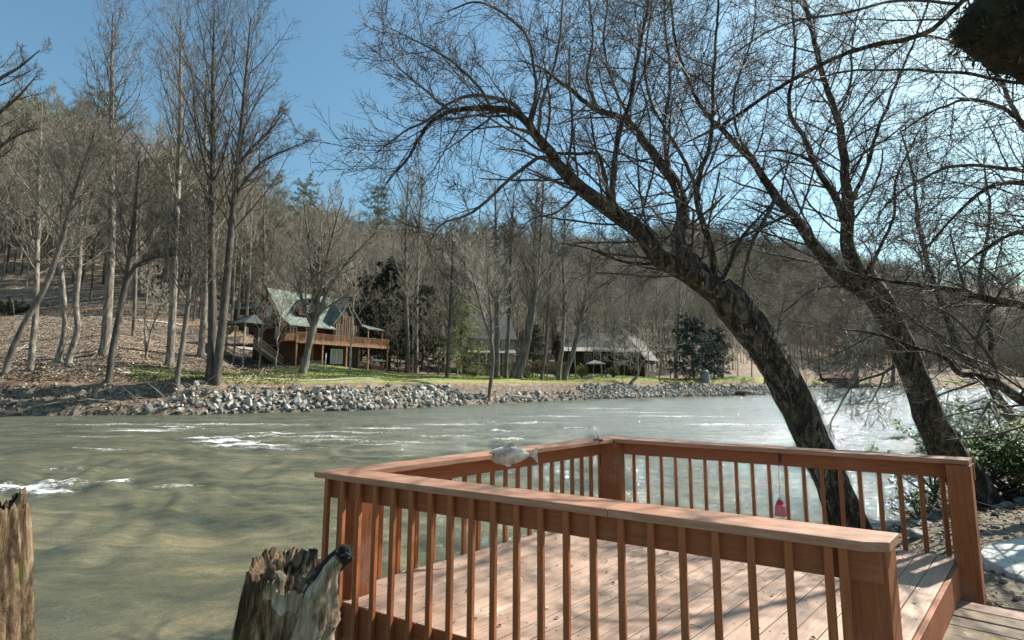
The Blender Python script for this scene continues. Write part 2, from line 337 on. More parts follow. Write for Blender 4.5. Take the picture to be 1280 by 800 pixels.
# water
def water_mat():
    mt, nt, foamb = new_mat('river_water')
    out = next(n for n in nt.nodes if n.type == 'OUTPUT_MATERIAL')
    v = coords(nt, (1, 1, 1)); vs = coords(nt, (.5, 1.4, 1)); vd = coords(nt, (.8, 2.3, 1))
    n1 = noise(nt, vs, .45, 4, .5, 1.0); n2 = noise(nt, vs, 2.2, 3, .5, .8)
    mm = N(nt, 'ShaderNodeMath', operation='MULTIPLY_ADD'); nt.links.new(n2, mm.inputs[0]); mm.inputs[1].default_value = .6; nt.links.new(n1, mm.inputs[2])
    bed = ramp(nt, mm.outputs[0], [(.62, (.075, .074, .034)), (.76, (.125, .117, .056)), (.86, (.155, .142, .072)), (1.0, (.24, .195, .10))])
    deep = ramp(nt, mm.outputs[0], [(.64, (.08, .086, .048)), (.8, (.115, .118, .072)), (.96, (.16, .162, .105))])
    dist = N(nt, 'ShaderNodeAttribute', attribute_name='deep').outputs['Fac']
    c = mixc(nt, dist, bed, deep)
    body = nt.nodes.new('ShaderNodeBsdfDiffuse'); nt.links.new(c, body.inputs['Color'])
    gl = nt.nodes.new('ShaderNodeBsdfGlossy'); gl.inputs['Color'].default_value = (.50, .55, .62, 1)
    rr0 = N(nt, 'ShaderNodeMapRange'); rr0.inputs[3].default_value = .07; rr0.inputs[4].default_value = .10; nt.links.new(dist, rr0.inputs[0]); nt.links.new(rr0.outputs[0], gl.inputs['Roughness'])
    r1 = noise(nt, vd, 1.7, 4, .55, .8); r2 = noise(nt, vd, 5.5, 4, .6, .6); r3 = noise(nt, coords(nt, (.7, 2.2, 1)), 15, 3, .6)
    def bmp(src, st, ds, prev=None):
        b = nt.nodes.new('ShaderNodeBump'); b.inputs['Strength'].default_value = st; b.inputs['Distance'].default_value = ds; nt.links.new(src, b.inputs['Height'])
        if prev is not None: nt.links.new(prev, b.inputs['Normal'])
        return b.outputs[0]
    bp = bmp(r1, .8, .15); bp = bmp(r2, 1.0, .10, bp); bp = bmp(r3, 1.0, .04, bp)
    bq = bmp(r1, .35, .06); bq = bmp(r2, .5, .04, bq); bq = bmp(r3, .35, .015, bq); nt.links.new(bq, body.inputs['Normal'])
    nt.links.new(bp, gl.inputs['Normal'])
    fr = nt.nodes.new('ShaderNodeFresnel'); fr.inputs['IOR'].default_value = 1.33; nt.links.new(bp, fr.inputs['Normal'])
    mx = nt.nodes.new('ShaderNodeMixShader'); fk = N(nt, 'ShaderNodeMath', operation='MULTIPLY'); fk.inputs[1].default_value = .58; nt.links.new(fr.outputs[0], fk.inputs[0]); nt.links.new(fk.outputs[0], mx.inputs[0]); nt.links.new(body.outputs[0], mx.inputs[1]); nt.links.new(gl.outputs[0], mx.inputs[2])
    fm = N(nt, 'ShaderNodeAttribute', attribute_name='foam').outputs['Fac']
    fa = noise(nt, coords(nt, (1.1, 2.2, 1)), 2.6, 9, .78, 1.4); fb_ = noise(nt, coords(nt, (.9, 2.8, 1)), 6.5, 6, .7, .5)
    fs_ = N(nt, 'ShaderNodeMath', operation='ADD'); nt.links.new(fa, fs_.inputs[0]); nt.links.new(fb_, fs_.inputs[1]); fh = N(nt, 'ShaderNodeMath', operation='MULTIPLY_ADD'); nt.links.new(fs_.outputs[0], fh.inputs[0]); fh.inputs[1].default_value = .95; fh.inputs[2].default_value = -.45
    s = N(nt, 'ShaderNodeMath', operation='ADD'); nt.links.new(fm, s.inputs[0]); nt.links.new(fh.outputs[0], s.inputs[1])
    s2 = N(nt, 'ShaderNodeMath', operation='MULTIPLY'); nt.links.new(s.outputs[0], s2.inputs[0]); s2.inputs[1].default_value = .72
    fo = ramp(nt, s2.outputs[0], [(.60, (0, 0, 0)), (.72, (1, 1, 1))])
    foamb.inputs['Base Color'].default_value = (.8, .82, .82, 1); foamb.inputs['Roughness'].default_value = .8; bump(nt, foamb, fo, .5, .06)
    m2 = nt.nodes.new('ShaderNodeMixShader'); nt.links.new(fo, m2.inputs[0]); nt.links.new(mx.outputs[0], m2.inputs[1]); nt.links.new(foamb.outputs[0], m2.inputs[2])
    nt.links.new(m2.outputs[0], out.inputs['Surface']); return mt
angw = np.concatenate([np.radians(np.linspace(-180, -52, 24, endpoint=False)), np.radians(np.linspace(-52, 52, 720, endpoint=False)), np.radians(np.linspace(52, 180, 24, endpoint=False))])
radw = np.concatenate([[.5], np.geomspace(2.5, 120, 560), np.geomspace(123, 900, 60)])
A, R = np.meshgrid(angw, radw, indexing='ij'); WX = np.sin(A) * R; WY = np.cos(A) * R
WZ = np.zeros_like(WX); rw = np.random.default_rng(5)
wx = WX + .5 * np.sin(WY * .7 + .3 * WX) + .3 * np.sin(WX * 1.1 + 2); wy = WY + .35 * np.sin(WX * .6 + 1) + .2 * np.sin(WX * 1.7 - WY)
ampmod = 1 + .5 * gnoise(WX, WY, .25, 31)
for i in range(70):
    lam = float(np.exp(rw.uniform(math.log(.5), math.log(3.6)))); a = rw.normal(0.95, .55); k = 2 * np.pi / lam
    fade = np.clip((lam / (np.hypot(WX, WY) * .0095 * 2.4)) - .6, 0, 1) * np.interp(np.hypot(WX, WY), [0, 20, 50], [1, 1, .4])
    WZ += .0034 * lam ** .75 * np.sin(k * (wx * np.cos(a) + wy * np.sin(a)) + rw.uniform(0, 6.28)) * fade
WZ *= ampmod * np.interp(np.hypot(WX, WY), [0, 6, 15, 30, 120], [.8, 1, 1.2, 1.3, 1.2])
FOAMS = [(180, 538, 2.4, .5, .33), (225, 533, 2, .4, .3), (262, 547, 1.6, .5, .38), (310, 556, 2.2, .55, .42), (285, 551, 2.0, .6, .40), (345, 541, 2, .4, .3), (28, 608, 1.0, .35, .46), (62, 613, .8, .25, .38), (75, 603, .8, .25, .32), (146, 599, .6, .2, .36), (220, 606, .7, .2, .25),
         (130, 560, 1.6, .4, .2), (400, 545, 2.5, .5, .24), (470, 556, 2.2, .4, .2), (625, 538, 1.0, .35, .42), (560, 530, 4, .7, .22), (700, 520, 5, .9, .2), (300, 530, 7, .9, .22), (150, 530, 6, .8, .2), (500, 570, 2, .4, .12), (850, 520, 6, 1, .2), (640, 549, 1.6, .4, .25), (480, 535, 3, .6, .25)]
FM = np.zeros_like(WX)
for fx, fy, sx, sy, am in FOAMS + [(200, 536, 5, .5, .22), (330, 545, 4, .5, .22), (440, 540, 4, .5, .2), (60, 606, 2.5, .35, .2), (120, 545, 4, .5, .15), (560, 545, 3, .5, .18), (700, 535, 4, .6, .16), (800, 515, 8, 1, .17), (900, 530, 5, .8, .2), (1000, 520, 5, .8, .06), (1100, 512, 6, 1, .04), (350, 560, 3, .5, .2), (420, 550, 3, .45, .2), (90, 585, 2.5, .4, .12), (500, 552, 3, .4, .2), (650, 528, 4, .6, .2), (750, 510, 7, 1, .2)]:
    am = min(.50, am * 1.0 + .15); sx = sx * 1.15; sy = sy * 1.3
    p = at_z(fx, fy, 0); FM = np.maximum(FM, am * np.exp(-(((WX - p[0]) / sx) ** 2 + ((WY - p[1]) / sy) ** 2)))
WZ += FM * .12 * np.abs(gnoise(WX, WY, 3.5, 41))
na, nr = WX.shape; ii, jj = np.meshgrid(np.arange(na), np.arange(nr - 1), indexing='ij'); i2 = (ii + 1) % na
q = np.stack([ii * nr + jj, ii * nr + jj + 1, i2 * nr + jj + 1, i2 * nr + jj], -1).reshape(-1, 4)
me = mesh_np('river_water', np.stack([WX, WY, WZ], -1).reshape(-1, 3), q, water_mat(), True)
add_attr(me, 'foam', FM.ravel()); add_attr(me, 'deep', np.clip((np.hypot(WX, WY) - 9) / 30 + .25 * np.clip((WX - 1) / 14, -1, 1), 0, 1).ravel())
tag(link('river_water', me), kind='structure')

# ================================================================== DECK
S_ = .88; DZ = HC - 1.6908 * S_; U_, V_ = 3.4532, 3.5440; SK = .3538; YAW = .4836
_dc, _ds = math.cos(YAW), math.sin(YAW)
def dk(u, v):                              # deck plan coordinates -> world x,y  (u: C->D, v: 0 at far rail, -V at near rail)
    u = u + SK * v; a, b = (u - 1.9751) * S_, (v + 6.5263) * S_
    return (_dc * a + _ds * b, -_ds * a + _dc * b)
deck = tag(empty('river_deck', (*dk(1.7, -1.8), DZ)), 'red-brown stained wooden deck with railings on three sides overhanging the river', 'deck')
D0 = Vector((*dk(1.7, -1.8), DZ))
def lp(u, v, z=0.0):                       # local to deck empty, z relative to the boards' top
    x, y = dk(u, v); return (x - D0.x, y - D0.y, z)
def dprism(mb, uv, z0, z1): return mb.prism([lp(u, v)[:2] for u, v in uv], z0, z1)
UX = Vector(lp(1, 0)) - Vector(lp(0, 0)); UXn = UX.normalized(); VX = Vector(lp(0, 1)) - Vector(lp(0, 0)); VXn = VX.normalized()
ang_u = math.atan2(UXn.y, UXn.x); ang_v = math.atan2(VXn.y, VXn.x)
# materials whose grain follows the deck: use a rotated mapping
def deck_mat(name, cols, rotz, wear, wearamt, island=.1, rough=.6):
    mt, nt, b = new_mat(name)
    tc = nt.nodes.new('ShaderNodeTexCoord')
    r = nt.nodes.new('ShaderNodeMapping'); r.inputs['Rotation'].default_value = (0, 0, -rotz); nt.links.new(tc.outputs['Object'], r.inputs[0])
    def sc(s):
        k = nt.nodes.new('ShaderNodeMapping'); k.inputs['Scale'].default_value = s; nt.links.new(r.outputs[0], k.inputs[0]); return k.outputs[0]
    g = noise(nt, sc((.9, 16, 16)), 5, 8, .65, .5); n2 = noise(nt, sc((1, 2.2, 1)), 1.7, 6, .6, .3); n3 = noise(nt, sc((3, 14, 3)), 1.5, 6, .7)
    c = ramp(nt, g, [(.22, cols[0]), (.5, cols[1]), (.8, cols[2])])
    w = ramp(nt, n2, [(wearamt - .05, (0, 0, 0)), (wearamt + .12, (1, 1, 1))])
    w2 = ramp(nt, n3, [(.45, (0, 0, 0)), (.7, (1, 1, 1))])
    c = mixc(nt, mixc(nt, 1.0, w, w2, 'MULTIPLY'), c, wear)
    geo = nt.nodes.new('ShaderNodeNewGeometry'); mr = N(nt, 'ShaderNodeMapRange'); mr.inputs[3].default_value = 1 - island; mr.inputs[4].default_value = 1 + island
    nt.links.new(geo.outputs['Random Per Island'], mr.inputs[0])
    vm = nt.nodes.new('ShaderNodeVectorMath'); vm.operation = 'SCALE'; nt.links.new(c, vm.inputs[0]); nt.links.new(mr.outputs[0], vm.inputs['Scale'])
    vor = nt.nodes.new('ShaderNodeTexVoronoi'); vor.inputs['Scale'].default_value = 2.6; nt.links.new(tc.outputs['Object'], vor.inputs['Vector'])
    k = ramp(nt, vor.outputs['Distance'], [(.02, (.45, .38, .34)), (.045, (1, 1, 1))])
    c = mixc(nt, 1.0, vm.outputs[0], k, 'MULTIPLY')
    nt.links.new(c, b.inputs['Base Color']); b.inputs['Roughness'].default_value = rough; b.inputs['Specular IOR Level'].default_value = .4
    bump(nt, b, g, .4, .004); return mt
M['floor'] = deck_mat('floor_stain', [(.31, .19, .13), (.44, .295, .21), (.56, .405, .305)], ang_v, (.68, .58, .47), .56)
M['capu'] = deck_mat('cap_stain_u', [(.24, .105, .055), (.38, .19, .11), (.52, .32, .215)], ang_u, (.48, .36, .30), .5)
M['capv'] = deck_mat('cap_stain_v', [(.24, .105, .055), (.38, .19, .11), (.52, .32, .215)], ang_v, (.48, .36, .30), .5)
M['beamu'] = deck_mat('beam_stain_u', [(.19, .056, .018), (.30, .096, .033), (.38, .145, .058)], ang_u, (.34, .2, .14), .62)
M['beamv'] = deck_mat('beam_stain_v', [(.19, .056, .018), (.30, .096, .033), (.38, .145, .058)], ang_v, (.34, .2, .14), .62)
# floor boards
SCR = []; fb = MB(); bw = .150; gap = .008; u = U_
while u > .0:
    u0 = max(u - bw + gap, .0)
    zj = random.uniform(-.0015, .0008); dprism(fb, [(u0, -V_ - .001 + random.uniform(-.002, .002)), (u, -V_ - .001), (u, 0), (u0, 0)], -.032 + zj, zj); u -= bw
    for vv in (-V_ + .37, -V_ + 1.05, -V_ + 1.73, -V_ + 2.41, -V_ + 3.09):
        for uu in (u0 + .03, u0 + bw - .04):
            cx_, cy_ = lp(uu + random.uniform(-.004, .004), vv + random.uniform(-.01, .01))[:2]; SCR.append((cx_, cy_, zj))
fl = fb.build('floor', M['floor'], deck, bevel=.009); fl.data.materials.append(mott('board_edge_highlight', [(.50, .40, .32), (.66, .56, .47)], 6, bst=0)); fl.modifiers[0].material = 1; fl.modifiers[0].segments = 1  # bevel faces coloured pale, painting in the light caught along the board edges
g = MB()
for cx_, cy_, zj in SCR: g.raw([(cx_ + .0055 * math.cos(a_ * math.pi / 4), cy_ + .0055 * math.sin(a_ * math.pi / 4), zj + .0012) for a_ in range(8)] + [(cx_ + .0055 * math.cos(a_ * math.pi / 4), cy_ + .0055 * math.sin(a_ * math.pi / 4), zj - .002) for a_ in range(8)], [tuple(range(8))] + [(a_, 8 + a_, 8 + (a_ + 1) % 8, (a_ + 1) % 8) for a_ in range(8)])
tag(g.build('screw_heads', mott('rusty_screws', [(.03, .02, .015), (.09, .06, .045)], 50, bst=0), deck), kind='stuff')
# nosing board at the entry side and rims
g = MB(); dprism(g, [(U_ + .004, -V_ + .22), (U_ + .04, -V_ + .22), (U_ + .04, -.215), (U_ + .004, -.215)], -.245, -.006); g.build('fascia', M['beamv'], deck, bevel=.004)
g = MB(); dprism(g, [(.0, -V_ - .003), (U_ - .0, -V_ - .003), (U_ - .0, -V_ + .04), (.0, -V_ + .04)], -.30, -.036); dprism(g, [(-.003, -V_ - .006), (U_, -V_ - .006), (U_, -V_ - .0035), (-.003, -V_ - .0035)], -.3, -.008); g.build('rim_joist', M['beamu'], deck)
g = MB(); dprism(g, [(0.0, -.04), (U_, -.04), (U_, .0), (0.0, .0)], -.30, -.036); g.build('rim_joist', M['beamu'], deck)
g = MB(); dprism(g, [(0, -V_ + .041), (.04, -V_ + .041), (.04, -.041), (0, -.041)], -.30, -.036); g.build('rim_joist', M['beamv'], deck)
for uu in (.7, 1.4, 2.1, 2.8):
    for vv in (-V_ + .5, -.7):
        g = MB(); dprism(g, [(uu, vv), (uu + .12, vv), (uu + .12, vv + .12), (uu, vv + .12)], -2.2, -.25); g.build('support_post', M['rail'], deck)
for k in range(5):
    vv = -V_ + .35 + k * .68
    g = MB(); dprism(g, [(.045, vv), (U_ - .01, vv), (U_ - .01, vv + .045), (.045, vv + .045)], -.24, -.037); g.build('joist', M['beamu'], deck)
# posts
H_ = .95 * S_; pw = .185
CT = H_ - .042
def post(u0, v0, zb, zt=CT - .001):
    g = MB(); dprism(g, [(u0, v0), (u0 + pw, v0), (u0 + pw, v0 + pw), (u0, v0 + pw)], zb, zt); return g.build('post', M['rail'], deck, bevel=.006)
post(.045, -.045 - pw, .001); post(.045, -V_ + .046, .001, CT - .002)
post(U_ + .005, -.02 - pw, -.33); post(U_ + .0, -V_ + .05, -.33)
# beams under the caps
bh = .135
bt_ = .042
g = MB(); dprism(g, [(0, 0), (0, -bt_), (U_ + .2, -bt_), (U_ + .2, 0)], CT - bh, CT); g.build('rail_beam', M['beamu'], deck, bevel=.003)
g = MB(); dprism(g, [(0, -bt_ - .001), (bt_, -bt_ - .001), (bt_, -V_ + bt_ + .001), (0, -V_ + bt_ + .001)], CT - bh, CT); g.build('rail_beam', M['beamv'], deck, bevel=.003)
g = MB(); dprism(g, [(0, -V_), (0, -V_ + bt_), (U_ + .17, -V_ + bt_), (U_ + .17, -V_)], CT - bh, CT); g.build('rail_beam', M['beamu'], deck, bevel=.003)
# caps, mitred at A and C
cw = .2462; ov = .0676; e = .0015
g = MB(); dprism(g, [(-ov + e, ov), (U_ + .18, ov), (U_ + .18, ov - cw), (-ov + cw + e, ov - cw)], CT + .001, CT + .042); g.build('rail_cap', M['capu'], deck, bevel=.004)
g = MB(); dprism(g, [(-ov, ov - e), (-ov + cw, ov - cw - e), (-ov + cw, -V_ - ov + cw + e), (-ov, -V_ - ov + e)], CT + .001, CT + .042); g.build('rail_cap', M['capv'], deck, bevel=.004)
UB = 3.668
g = MB(); dprism(g, [(-ov + e, -V_ - ov), (2.35, -V_ - ov), (2.35, -V_ - ov + cw), (-ov + cw + e, -V_ - ov + cw)], CT + .001, CT + .042)
g.build('rail_cap', M['capu'], deck, bevel=.004)
g = MB(); dprism(g, [(2.353, -V_ - ov), (UB - .09, -V_ - ov), (UB, -V_ - ov + .045), (UB, -V_ - ov + cw), (2.353, -V_ - ov + cw)], CT + .001, CT + .042)
g.build('rail_cap', M['capu'], deck, bevel=.004)
# balusters: one mesh, copied
def bal_mesh(rot, nm):
    g = MB(); b = .034; zb = -.235; g.box((-b / 2, -b / 2, zb), (b / 2, b / 2, CT)); 
    me = g.mesh('baluster', M['rail']); me.transform(Matrix.Rotation(rot, 4, 'Z')); return me
bu, bv = bal_mesh(ang_u, 'u'), bal_mesh(ang_v, 'v')
def baluster(me, p):
    o = link('baluster', me, deck, p); b = o.modifiers.new('bevel', 'BEVEL'); b.width = .003; b.segments = 1
offv = .0215 / S_
k = 0
while .135 + .1715 * k < U_ + .02: baluster(bu, lp(.135 + .1715 * k, offv + .001)); k += 1
for k in range(20): baluster(bv, lp(-offv - .001, -.16 - .1715 * k))
for k in range(21): baluster(bu, lp(.045 + .1715 * k * .985, -V_ - offv - .009))
baluster(bu, lp(U_ + .03, -V_ - offv - .009))

# weathered carved fish on the rail
def fish():
    c = Vector(at_y(638, 569, 4.55)); r = empty('carved_fish', c); tag(r, 'weathered grey and tan carved wooden fish mounted on the far left deck rail', 'carving')
    prof = [(-.19, 0), (-.18, .035), (-.15, .065), (-.11, .085), (-.05, .105), (0, .112), (.05, .10), (.1, .068), (.14, .035), (.165, .02), (.17, -.01), (.14, -.03), (.1, -.058), (.05, -.082), (0, -.094), (-.06, -.097), (-.12, -.082), (-.16, -.055), (-.185, -.025)]
    bm = bmesh.new(); rings = []
    for sc_, yy in ((.0, -.03), (.45, -.027), (.75, -.02), (.94, -.009), (1, .0), (.94, .009), (.6, .02), (.0, .022)):
        rings.append([bm.verts.new((x * sc_, yy, z * sc_)) for x, z in prof] if sc_ > 0 else [bm.verts.new((0, yy, 0))])
    n = len(prof)
    for a, b in zip(rings, rings[1:]):
        for i in range(n):
            j = (i + 1) % n
            if len(a) == 1: bm.faces.new((a[0], b[i], b[j]))
            elif len(b) == 1: bm.faces.new((a[i], b[0], a[j]))
            else: bm.faces.new((a[i], b[i], b[j], a[j]))
    bmesh.ops.subdivide_edges(bm, edges=bm.edges[:], cuts=2, use_grid_fill=True)
    for v in bm.verts:
        nn = mnoise.fractal(v.co * 22, 1, 2, 4); v.co += Vector((nn * .001, nn * .003, nn * .001))
    me = bpy.data.meshes.new('body'); bm.to_mesh(me); bm.free(); me.materials.append(M['fish']); me.polygons.foreach_set('use_smooth', [True] * len(me.polygons))
    b = link('body', me, r)
    def fin(name, pts, y=.0, th=.012):
        g = MB(); g.raw([(x, y - th / 2, z) for x, z in pts] + [(x, y + th / 2, z) for x, z in pts], [tuple(range(len(pts))), tuple(range(2 * len(pts) - 1, len(pts) - 1, -1))] + [(i, i + len(pts), (i + 1) % len(pts) + len(pts), (i + 1) % len(pts)) for i in range(len(pts))])
        return g.build(name, M['fish'], r, bevel=.002)
    fin('tail_fin', [(.155, .018), (.18, .03), (.215, .075), (.232, .085), (.228, .02), (.236, -.085), (.222, -.075), (.185, -.02), (.155, -.012)])
    fin('dorsal_fin', [(-.07, .095), (-.03, .13), (.01, .155), (.022, .15), (.035, .12), (.085, .082), (.03, .08)])
    fin('lower_fin', [(-.06, -.09), (-.03, -.118), (.0, -.12), (.01, -.09)])
    r.scale = (1.06, 1, .8); g = MB(); g.tube([(-.148, -.026, .022), (-.148, -.034, .022)], .007, 10); g.build('eye', M['black'], r)
    r.rotation_euler = (math.radians(-6), math.radians(0), math.radians(10)); return r
M['fish'] = mott('weathered_wood_fish', [(.20, .15, .10), (.52, .46, .38), (.78, .75, .69)], 14, (1, 1, 1), bst=.6, bd=.003, detail=8)
M['black'] = mott('black_iron', [(.012, .012, .012), (.03, .03, .03)], 20, bst=.2, bd=.002, rough=.5)
fish()
# driftwood ornament by the far corner
p = Vector((*dk(.03, -.04), 0)); p = Vector(at_y(749, 547, 5.55)); p.z = DZ + H_ 
r = tag(empty('driftwood_ornament', p), 'small forked pale driftwood piece standing on the rail near its far corner', 'ornament')
g = MB(); g.tube([(0, 0, 0), (-.01, 0, .04), (-.03, 0, .085), (-.055, .005, .13), (-.06, 0, .15)], [.02, .016, .013, .01, .004], 7); g.build('stem', M['fish'], r, True)
g = MB(); g.tube([(-.02, 0, .06), (-.045, 0, .10), (-.05, 0, .14), (-.07, 0, .155)], [.01, .009, .008, .003], 6); g.build('fork', M['fish'], r, True)
g = MB(); g.box((-.06, -.025, .0), (.04, .03, .012)); g.build('base', M['black'], r, bevel=.003)
# red hanging bell
c = Vector(at_y(972, 572, 4.95))
r = tag(empty('hanging_bell', c), 'small translucent red bell hanging on a thread from the far deck railing', 'ornament')
mt, nt, b = new_mat('red_plastic'); b.inputs['Base Color'].default_value = (.9, .22, .26, 1); b.inputs['Transmission Weight'].default_value = .35; b.inputs['Roughness'].default_value = .35
red_clear = mt; redm = mott('red_cap', [(.5, .01, .03), (.62, .02, .05)], 10, bst=0, rough=.3)
g = MB(); g.tube([(0.012, 0, .02), (0.004, 0, -.04), (0, 0, -.40)], .0025, 5); g.build('thread', M['black'], r)
g = MB(); g.tube([(0.02, .01, .035), (.014, -.02, .03), (.01, -.025, .0), (.014, -.02, -.045)], [.012, .014, .012, .006], 7); g.build('hook', M['black'], r)
g = MB(); g.tube([(0, 0, -.385), (0, 0, -.395), (0, 0, -.415), (0, 0, -.43)], [.006, .02, .03, .033], 14); g.build('cap', redm, r, True)
n = 18; vs = []; fs = []
for (z, rr) in ((-.43, .034), (-.46, .043), (-.50, .049), (-.535, .053)):
    for j in range(n): a = 2 * math.pi * j / n; q_ = rr * (1 + .05 * math.cos(6 * a)); vs.append((math.cos(a) * q_, math.sin(a) * q_, z + .006 * math.cos(6 * a) * (z < -.52)))
for i in range(3):
    for j in range(n): fs.append((i * n + j, i * n + (j + 1) % n, (i + 1) * n + (j + 1) % n, (i + 1) * n + j))
g = MB(); g.raw(vs, fs); o = g.build('skirt', red_clear, r, True); sm = o.modifiers.new('thick', 'SOLIDIFY'); sm.thickness = .004
g = MB(); g.tube([(0, 0, -.42), (0, 0, -.525)], .008, 8); g.build('clapper', M['black'], r)

def deck_debris():
    rr = random.Random(8); g = MB()
    for _ in range(70):
        u_, v_ = rr.uniform(.1, U_ - .05), rr.uniform(-V_ + .1, -.1); x, y = dk(u_, v_); a = rr.uniform(0, 6.28); L = rr.uniform(.015, .04); z = DZ + .004
        c, s_ = math.cos(a) * L, math.sin(a) * L; h1, h2 = rr.uniform(.002, .014), rr.uniform(.002, .014)
        g.raw([(x, y, z), (x + c * .5 - s_ * .35, y + s_ * .5 + c * .35, z + h1), (x + c, y + s_, z + .002), (x + c * .5 + s_ * .35, y + s_ * .5 - c * .35, z + h2)], [(0, 3, 2, 1)])
    tag(g.build('deck_leaves', mott('deck_leaf', [(.12, .07, .04), (.30, .20, .12), (.45, .36, .24)], 3, bst=0, island=.4)), 'few small dry leaves lying on the deck boards', 'leaves', kind='stuff')
    g = MB()
    for _ in range(26):
        u_, v_ = rr.uniform(.1, U_ - .05), rr.uniform(-V_ + .1, -.1); x, y = dk(u_, v_); a = rr.uniform(0, 6.28); L = rr.uniform(.04, .16); z = DZ + .006
        g.tube([(x, y, z), (x + math.cos(a) * L * .5, y + math.sin(a) * L * .5, z + .004), (x + math.cos(a + .3) * L, y + math.sin(a + .3) * L, z)], [.002, .0018, .001], 5)
    tag(g.build('deck_twigs', M['bark_dark']), 'thin broken twigs lying on the deck boards', 'twigs', kind='stuff')
deck_debris()

# ================================================================== TREE MACHINERY
def norm(a): return a / np.maximum(np.linalg.norm(a, axis=-1, keepdims=True), 1e-9)
def tubes(P, R, m):
    """P (N,K,3), R (N,K) -> verts, quads"""
    Nn, K = R.shape; T = np.empty_like(P); T[:, 1:-1] = P[:, 2:] - P[:, :-2]; T[:, 0] = P[:, 1] - P[:, 0]; T[:, -1] = P[:, -1] - P[:, -2]; T = norm(T)
    a = norm(np.cross(T[:, 0], np.where(np.abs(T[:, 0, 2:3]) > .8, np.array([[1., 0, 0]]), np.array([[0, 0, 1.]]))))[:, None, :]
    E1 = norm(a - np.sum(a * T, -1, keepdims=True) * T); E2 = np.cross(T, E1)
    th = np.arange(m) * 2 * np.pi / m
    Vv = P[:, :, None, :] + R[:, :, None, None] * (E1[:, :, None, :] * np.cos(th)[None, None, :, None] + E2[:, :, None, :] * np.sin(th)[None, None, :, None])
    n_, k_, j_ = np.meshgrid(np.arange(Nn), np.arange(K - 1), np.arange(m), indexing='ij'); j2 = (j_ + 1) % m
    q = np.stack([(n_ * K + k_) * m + j_, (n_ * K + k_) * m + j2, (n_ * K + k_ + 1) * m + j2, (n_ * K + k_ + 1) * m + j_], -1).reshape(-1, 4)
    return Vv.reshape(-1, 3), q
def resample(pts, rs, K):
    """Catmull-Rom-like smooth resample of a polyline"""
    pts = np.asarray(pts, float); rs = np.asarray(rs, float); s = np.concatenate([[0], np.cumsum(np.linalg.norm(np.diff(pts, axis=0), axis=1))]); u = np.linspace(0, s[-1], K)
    if len(pts) > 2:
        d = np.gradient(pts, s, axis=0)
        i = np.clip(np.searchsorted(s, u) - 1, 0, len(s) - 2); h = s[i + 1] - s[i]; t = ((u - s[i]) / h)[:, None]; h = h[:, None]
        P = (2 * t ** 3 - 3 * t ** 2 + 1) * pts[i] + (t ** 3 - 2 * t ** 2 + t) * h * d[i] + (-2 * t ** 3 + 3 * t ** 2) * pts[i + 1] + (t ** 3 - t ** 2) * h * d[i + 1]
    else: P = np.stack([np.interp(u, s, pts[:, k]) for k in range(3)], 1)
    return P, np.interp(u, s, rs)
def kids(P, R, n, t0, t1, lf, angd, up=0., wig=.12, K=5, rr=.6, rmin=.008, rng=RNG, lmin=.15, shrink=.6, az=None, grav=(0, 0, 1), tip=.25):
    Np, Kp = R.shape; Mn = Np * n
    s = np.arange(Mn) % n; t = t0 + (t1 - t0) * (s + rng.random(Mn)) / n
    idx = np.repeat(np.arange(Np), n); x = t * (Kp - 1); i = np.minimum(x.astype(int), Kp - 2); w = (x - i)[:, None]
    p0 = P[idx, i] * (1 - w) + P[idx, i + 1] * w; T = norm(P[idx, i + 1] - P[idx, i]); r0 = R[idx, i] * (1 - w[:, 0]) + R[idx, i + 1] * w[:, 0]
    plen = np.linalg.norm(np.diff(P, axis=1), axis=2).sum(1)[idx]
    a = norm(np.cross(T, np.where(np.abs(T[:, 2:3]) > .9, np.array([[1., 0, 0]]), np.array([[0, 0, 1.]])))); b = np.cross(T, a)
    ph = (s * 2.39996 + rng.uniform(0, 6.28, Np)[idx] + rng.normal(0, .4, Mn)) if az is None else az(Mn)
    side = a * np.cos(ph)[:, None] + b * np.sin(ph)[:, None]
    an = np.radians(rng.normal(angd, angd * .2, Mn))[:, None]
    d = norm(T * np.cos(an) + side * np.sin(an))
    L = np.maximum(plen * lf * (1 - shrink * (t - t0) / max(1e-6, t1 - t0)) * rng.uniform(.6, 1.25, Mn), lmin)
    out = np.empty((Mn, K, 3)); out[:, 0] = p0; g = np.array(grav)
    for k in range(1, K):
        d = norm(d + up * g + rng.normal(0, wig, (Mn, 3))); out[:, k] = out[:, k - 1] + d * (L / (K - 1))[:, None]
    rb = np.maximum(r0 * rr * rng.uniform(.6, 1, Mn), rmin); u = np.linspace(0, 1, K)[None]
    Rr = np.maximum(rb[:, None] * (1 - u) + rb[:, None] * tip * u, rmin * .75)
    return out, Rr
def leaves(C, L, W, rng, droop=0., spread=1.0):
    """rhombic leaves at centres C"""
    n = len(C); d = norm(rng.normal(0, 1, (n, 3)) * np.array([1, 1, .6]) + np.array([0, 0, -droop])); s = norm(np.cross(d, rng.normal(0, 1, (n, 3))))
    l = (L * rng.uniform(.6, 1.2, n))[:, None]; w = (W * rng.uniform(.6, 1.2, n))[:, None]
    Vv = np.stack([C, C + d * l * .5 + s * w * .5, C + d * l, C + d * l * .5 - s * w * .5], 1).reshape(-1, 3)
    return Vv, np.arange(4 * n).reshape(-1, 4)
def join(parts):
    vs = []; qs = []; ms = []; b = 0
    for v, q, mi in parts: vs.append(v); qs.append(q + b); ms.append(np.full(len(q), mi)); b += len(v)
    return np.concatenate(vs), np.concatenate(qs), np.concatenate(ms)
def cat(*ch): return ch
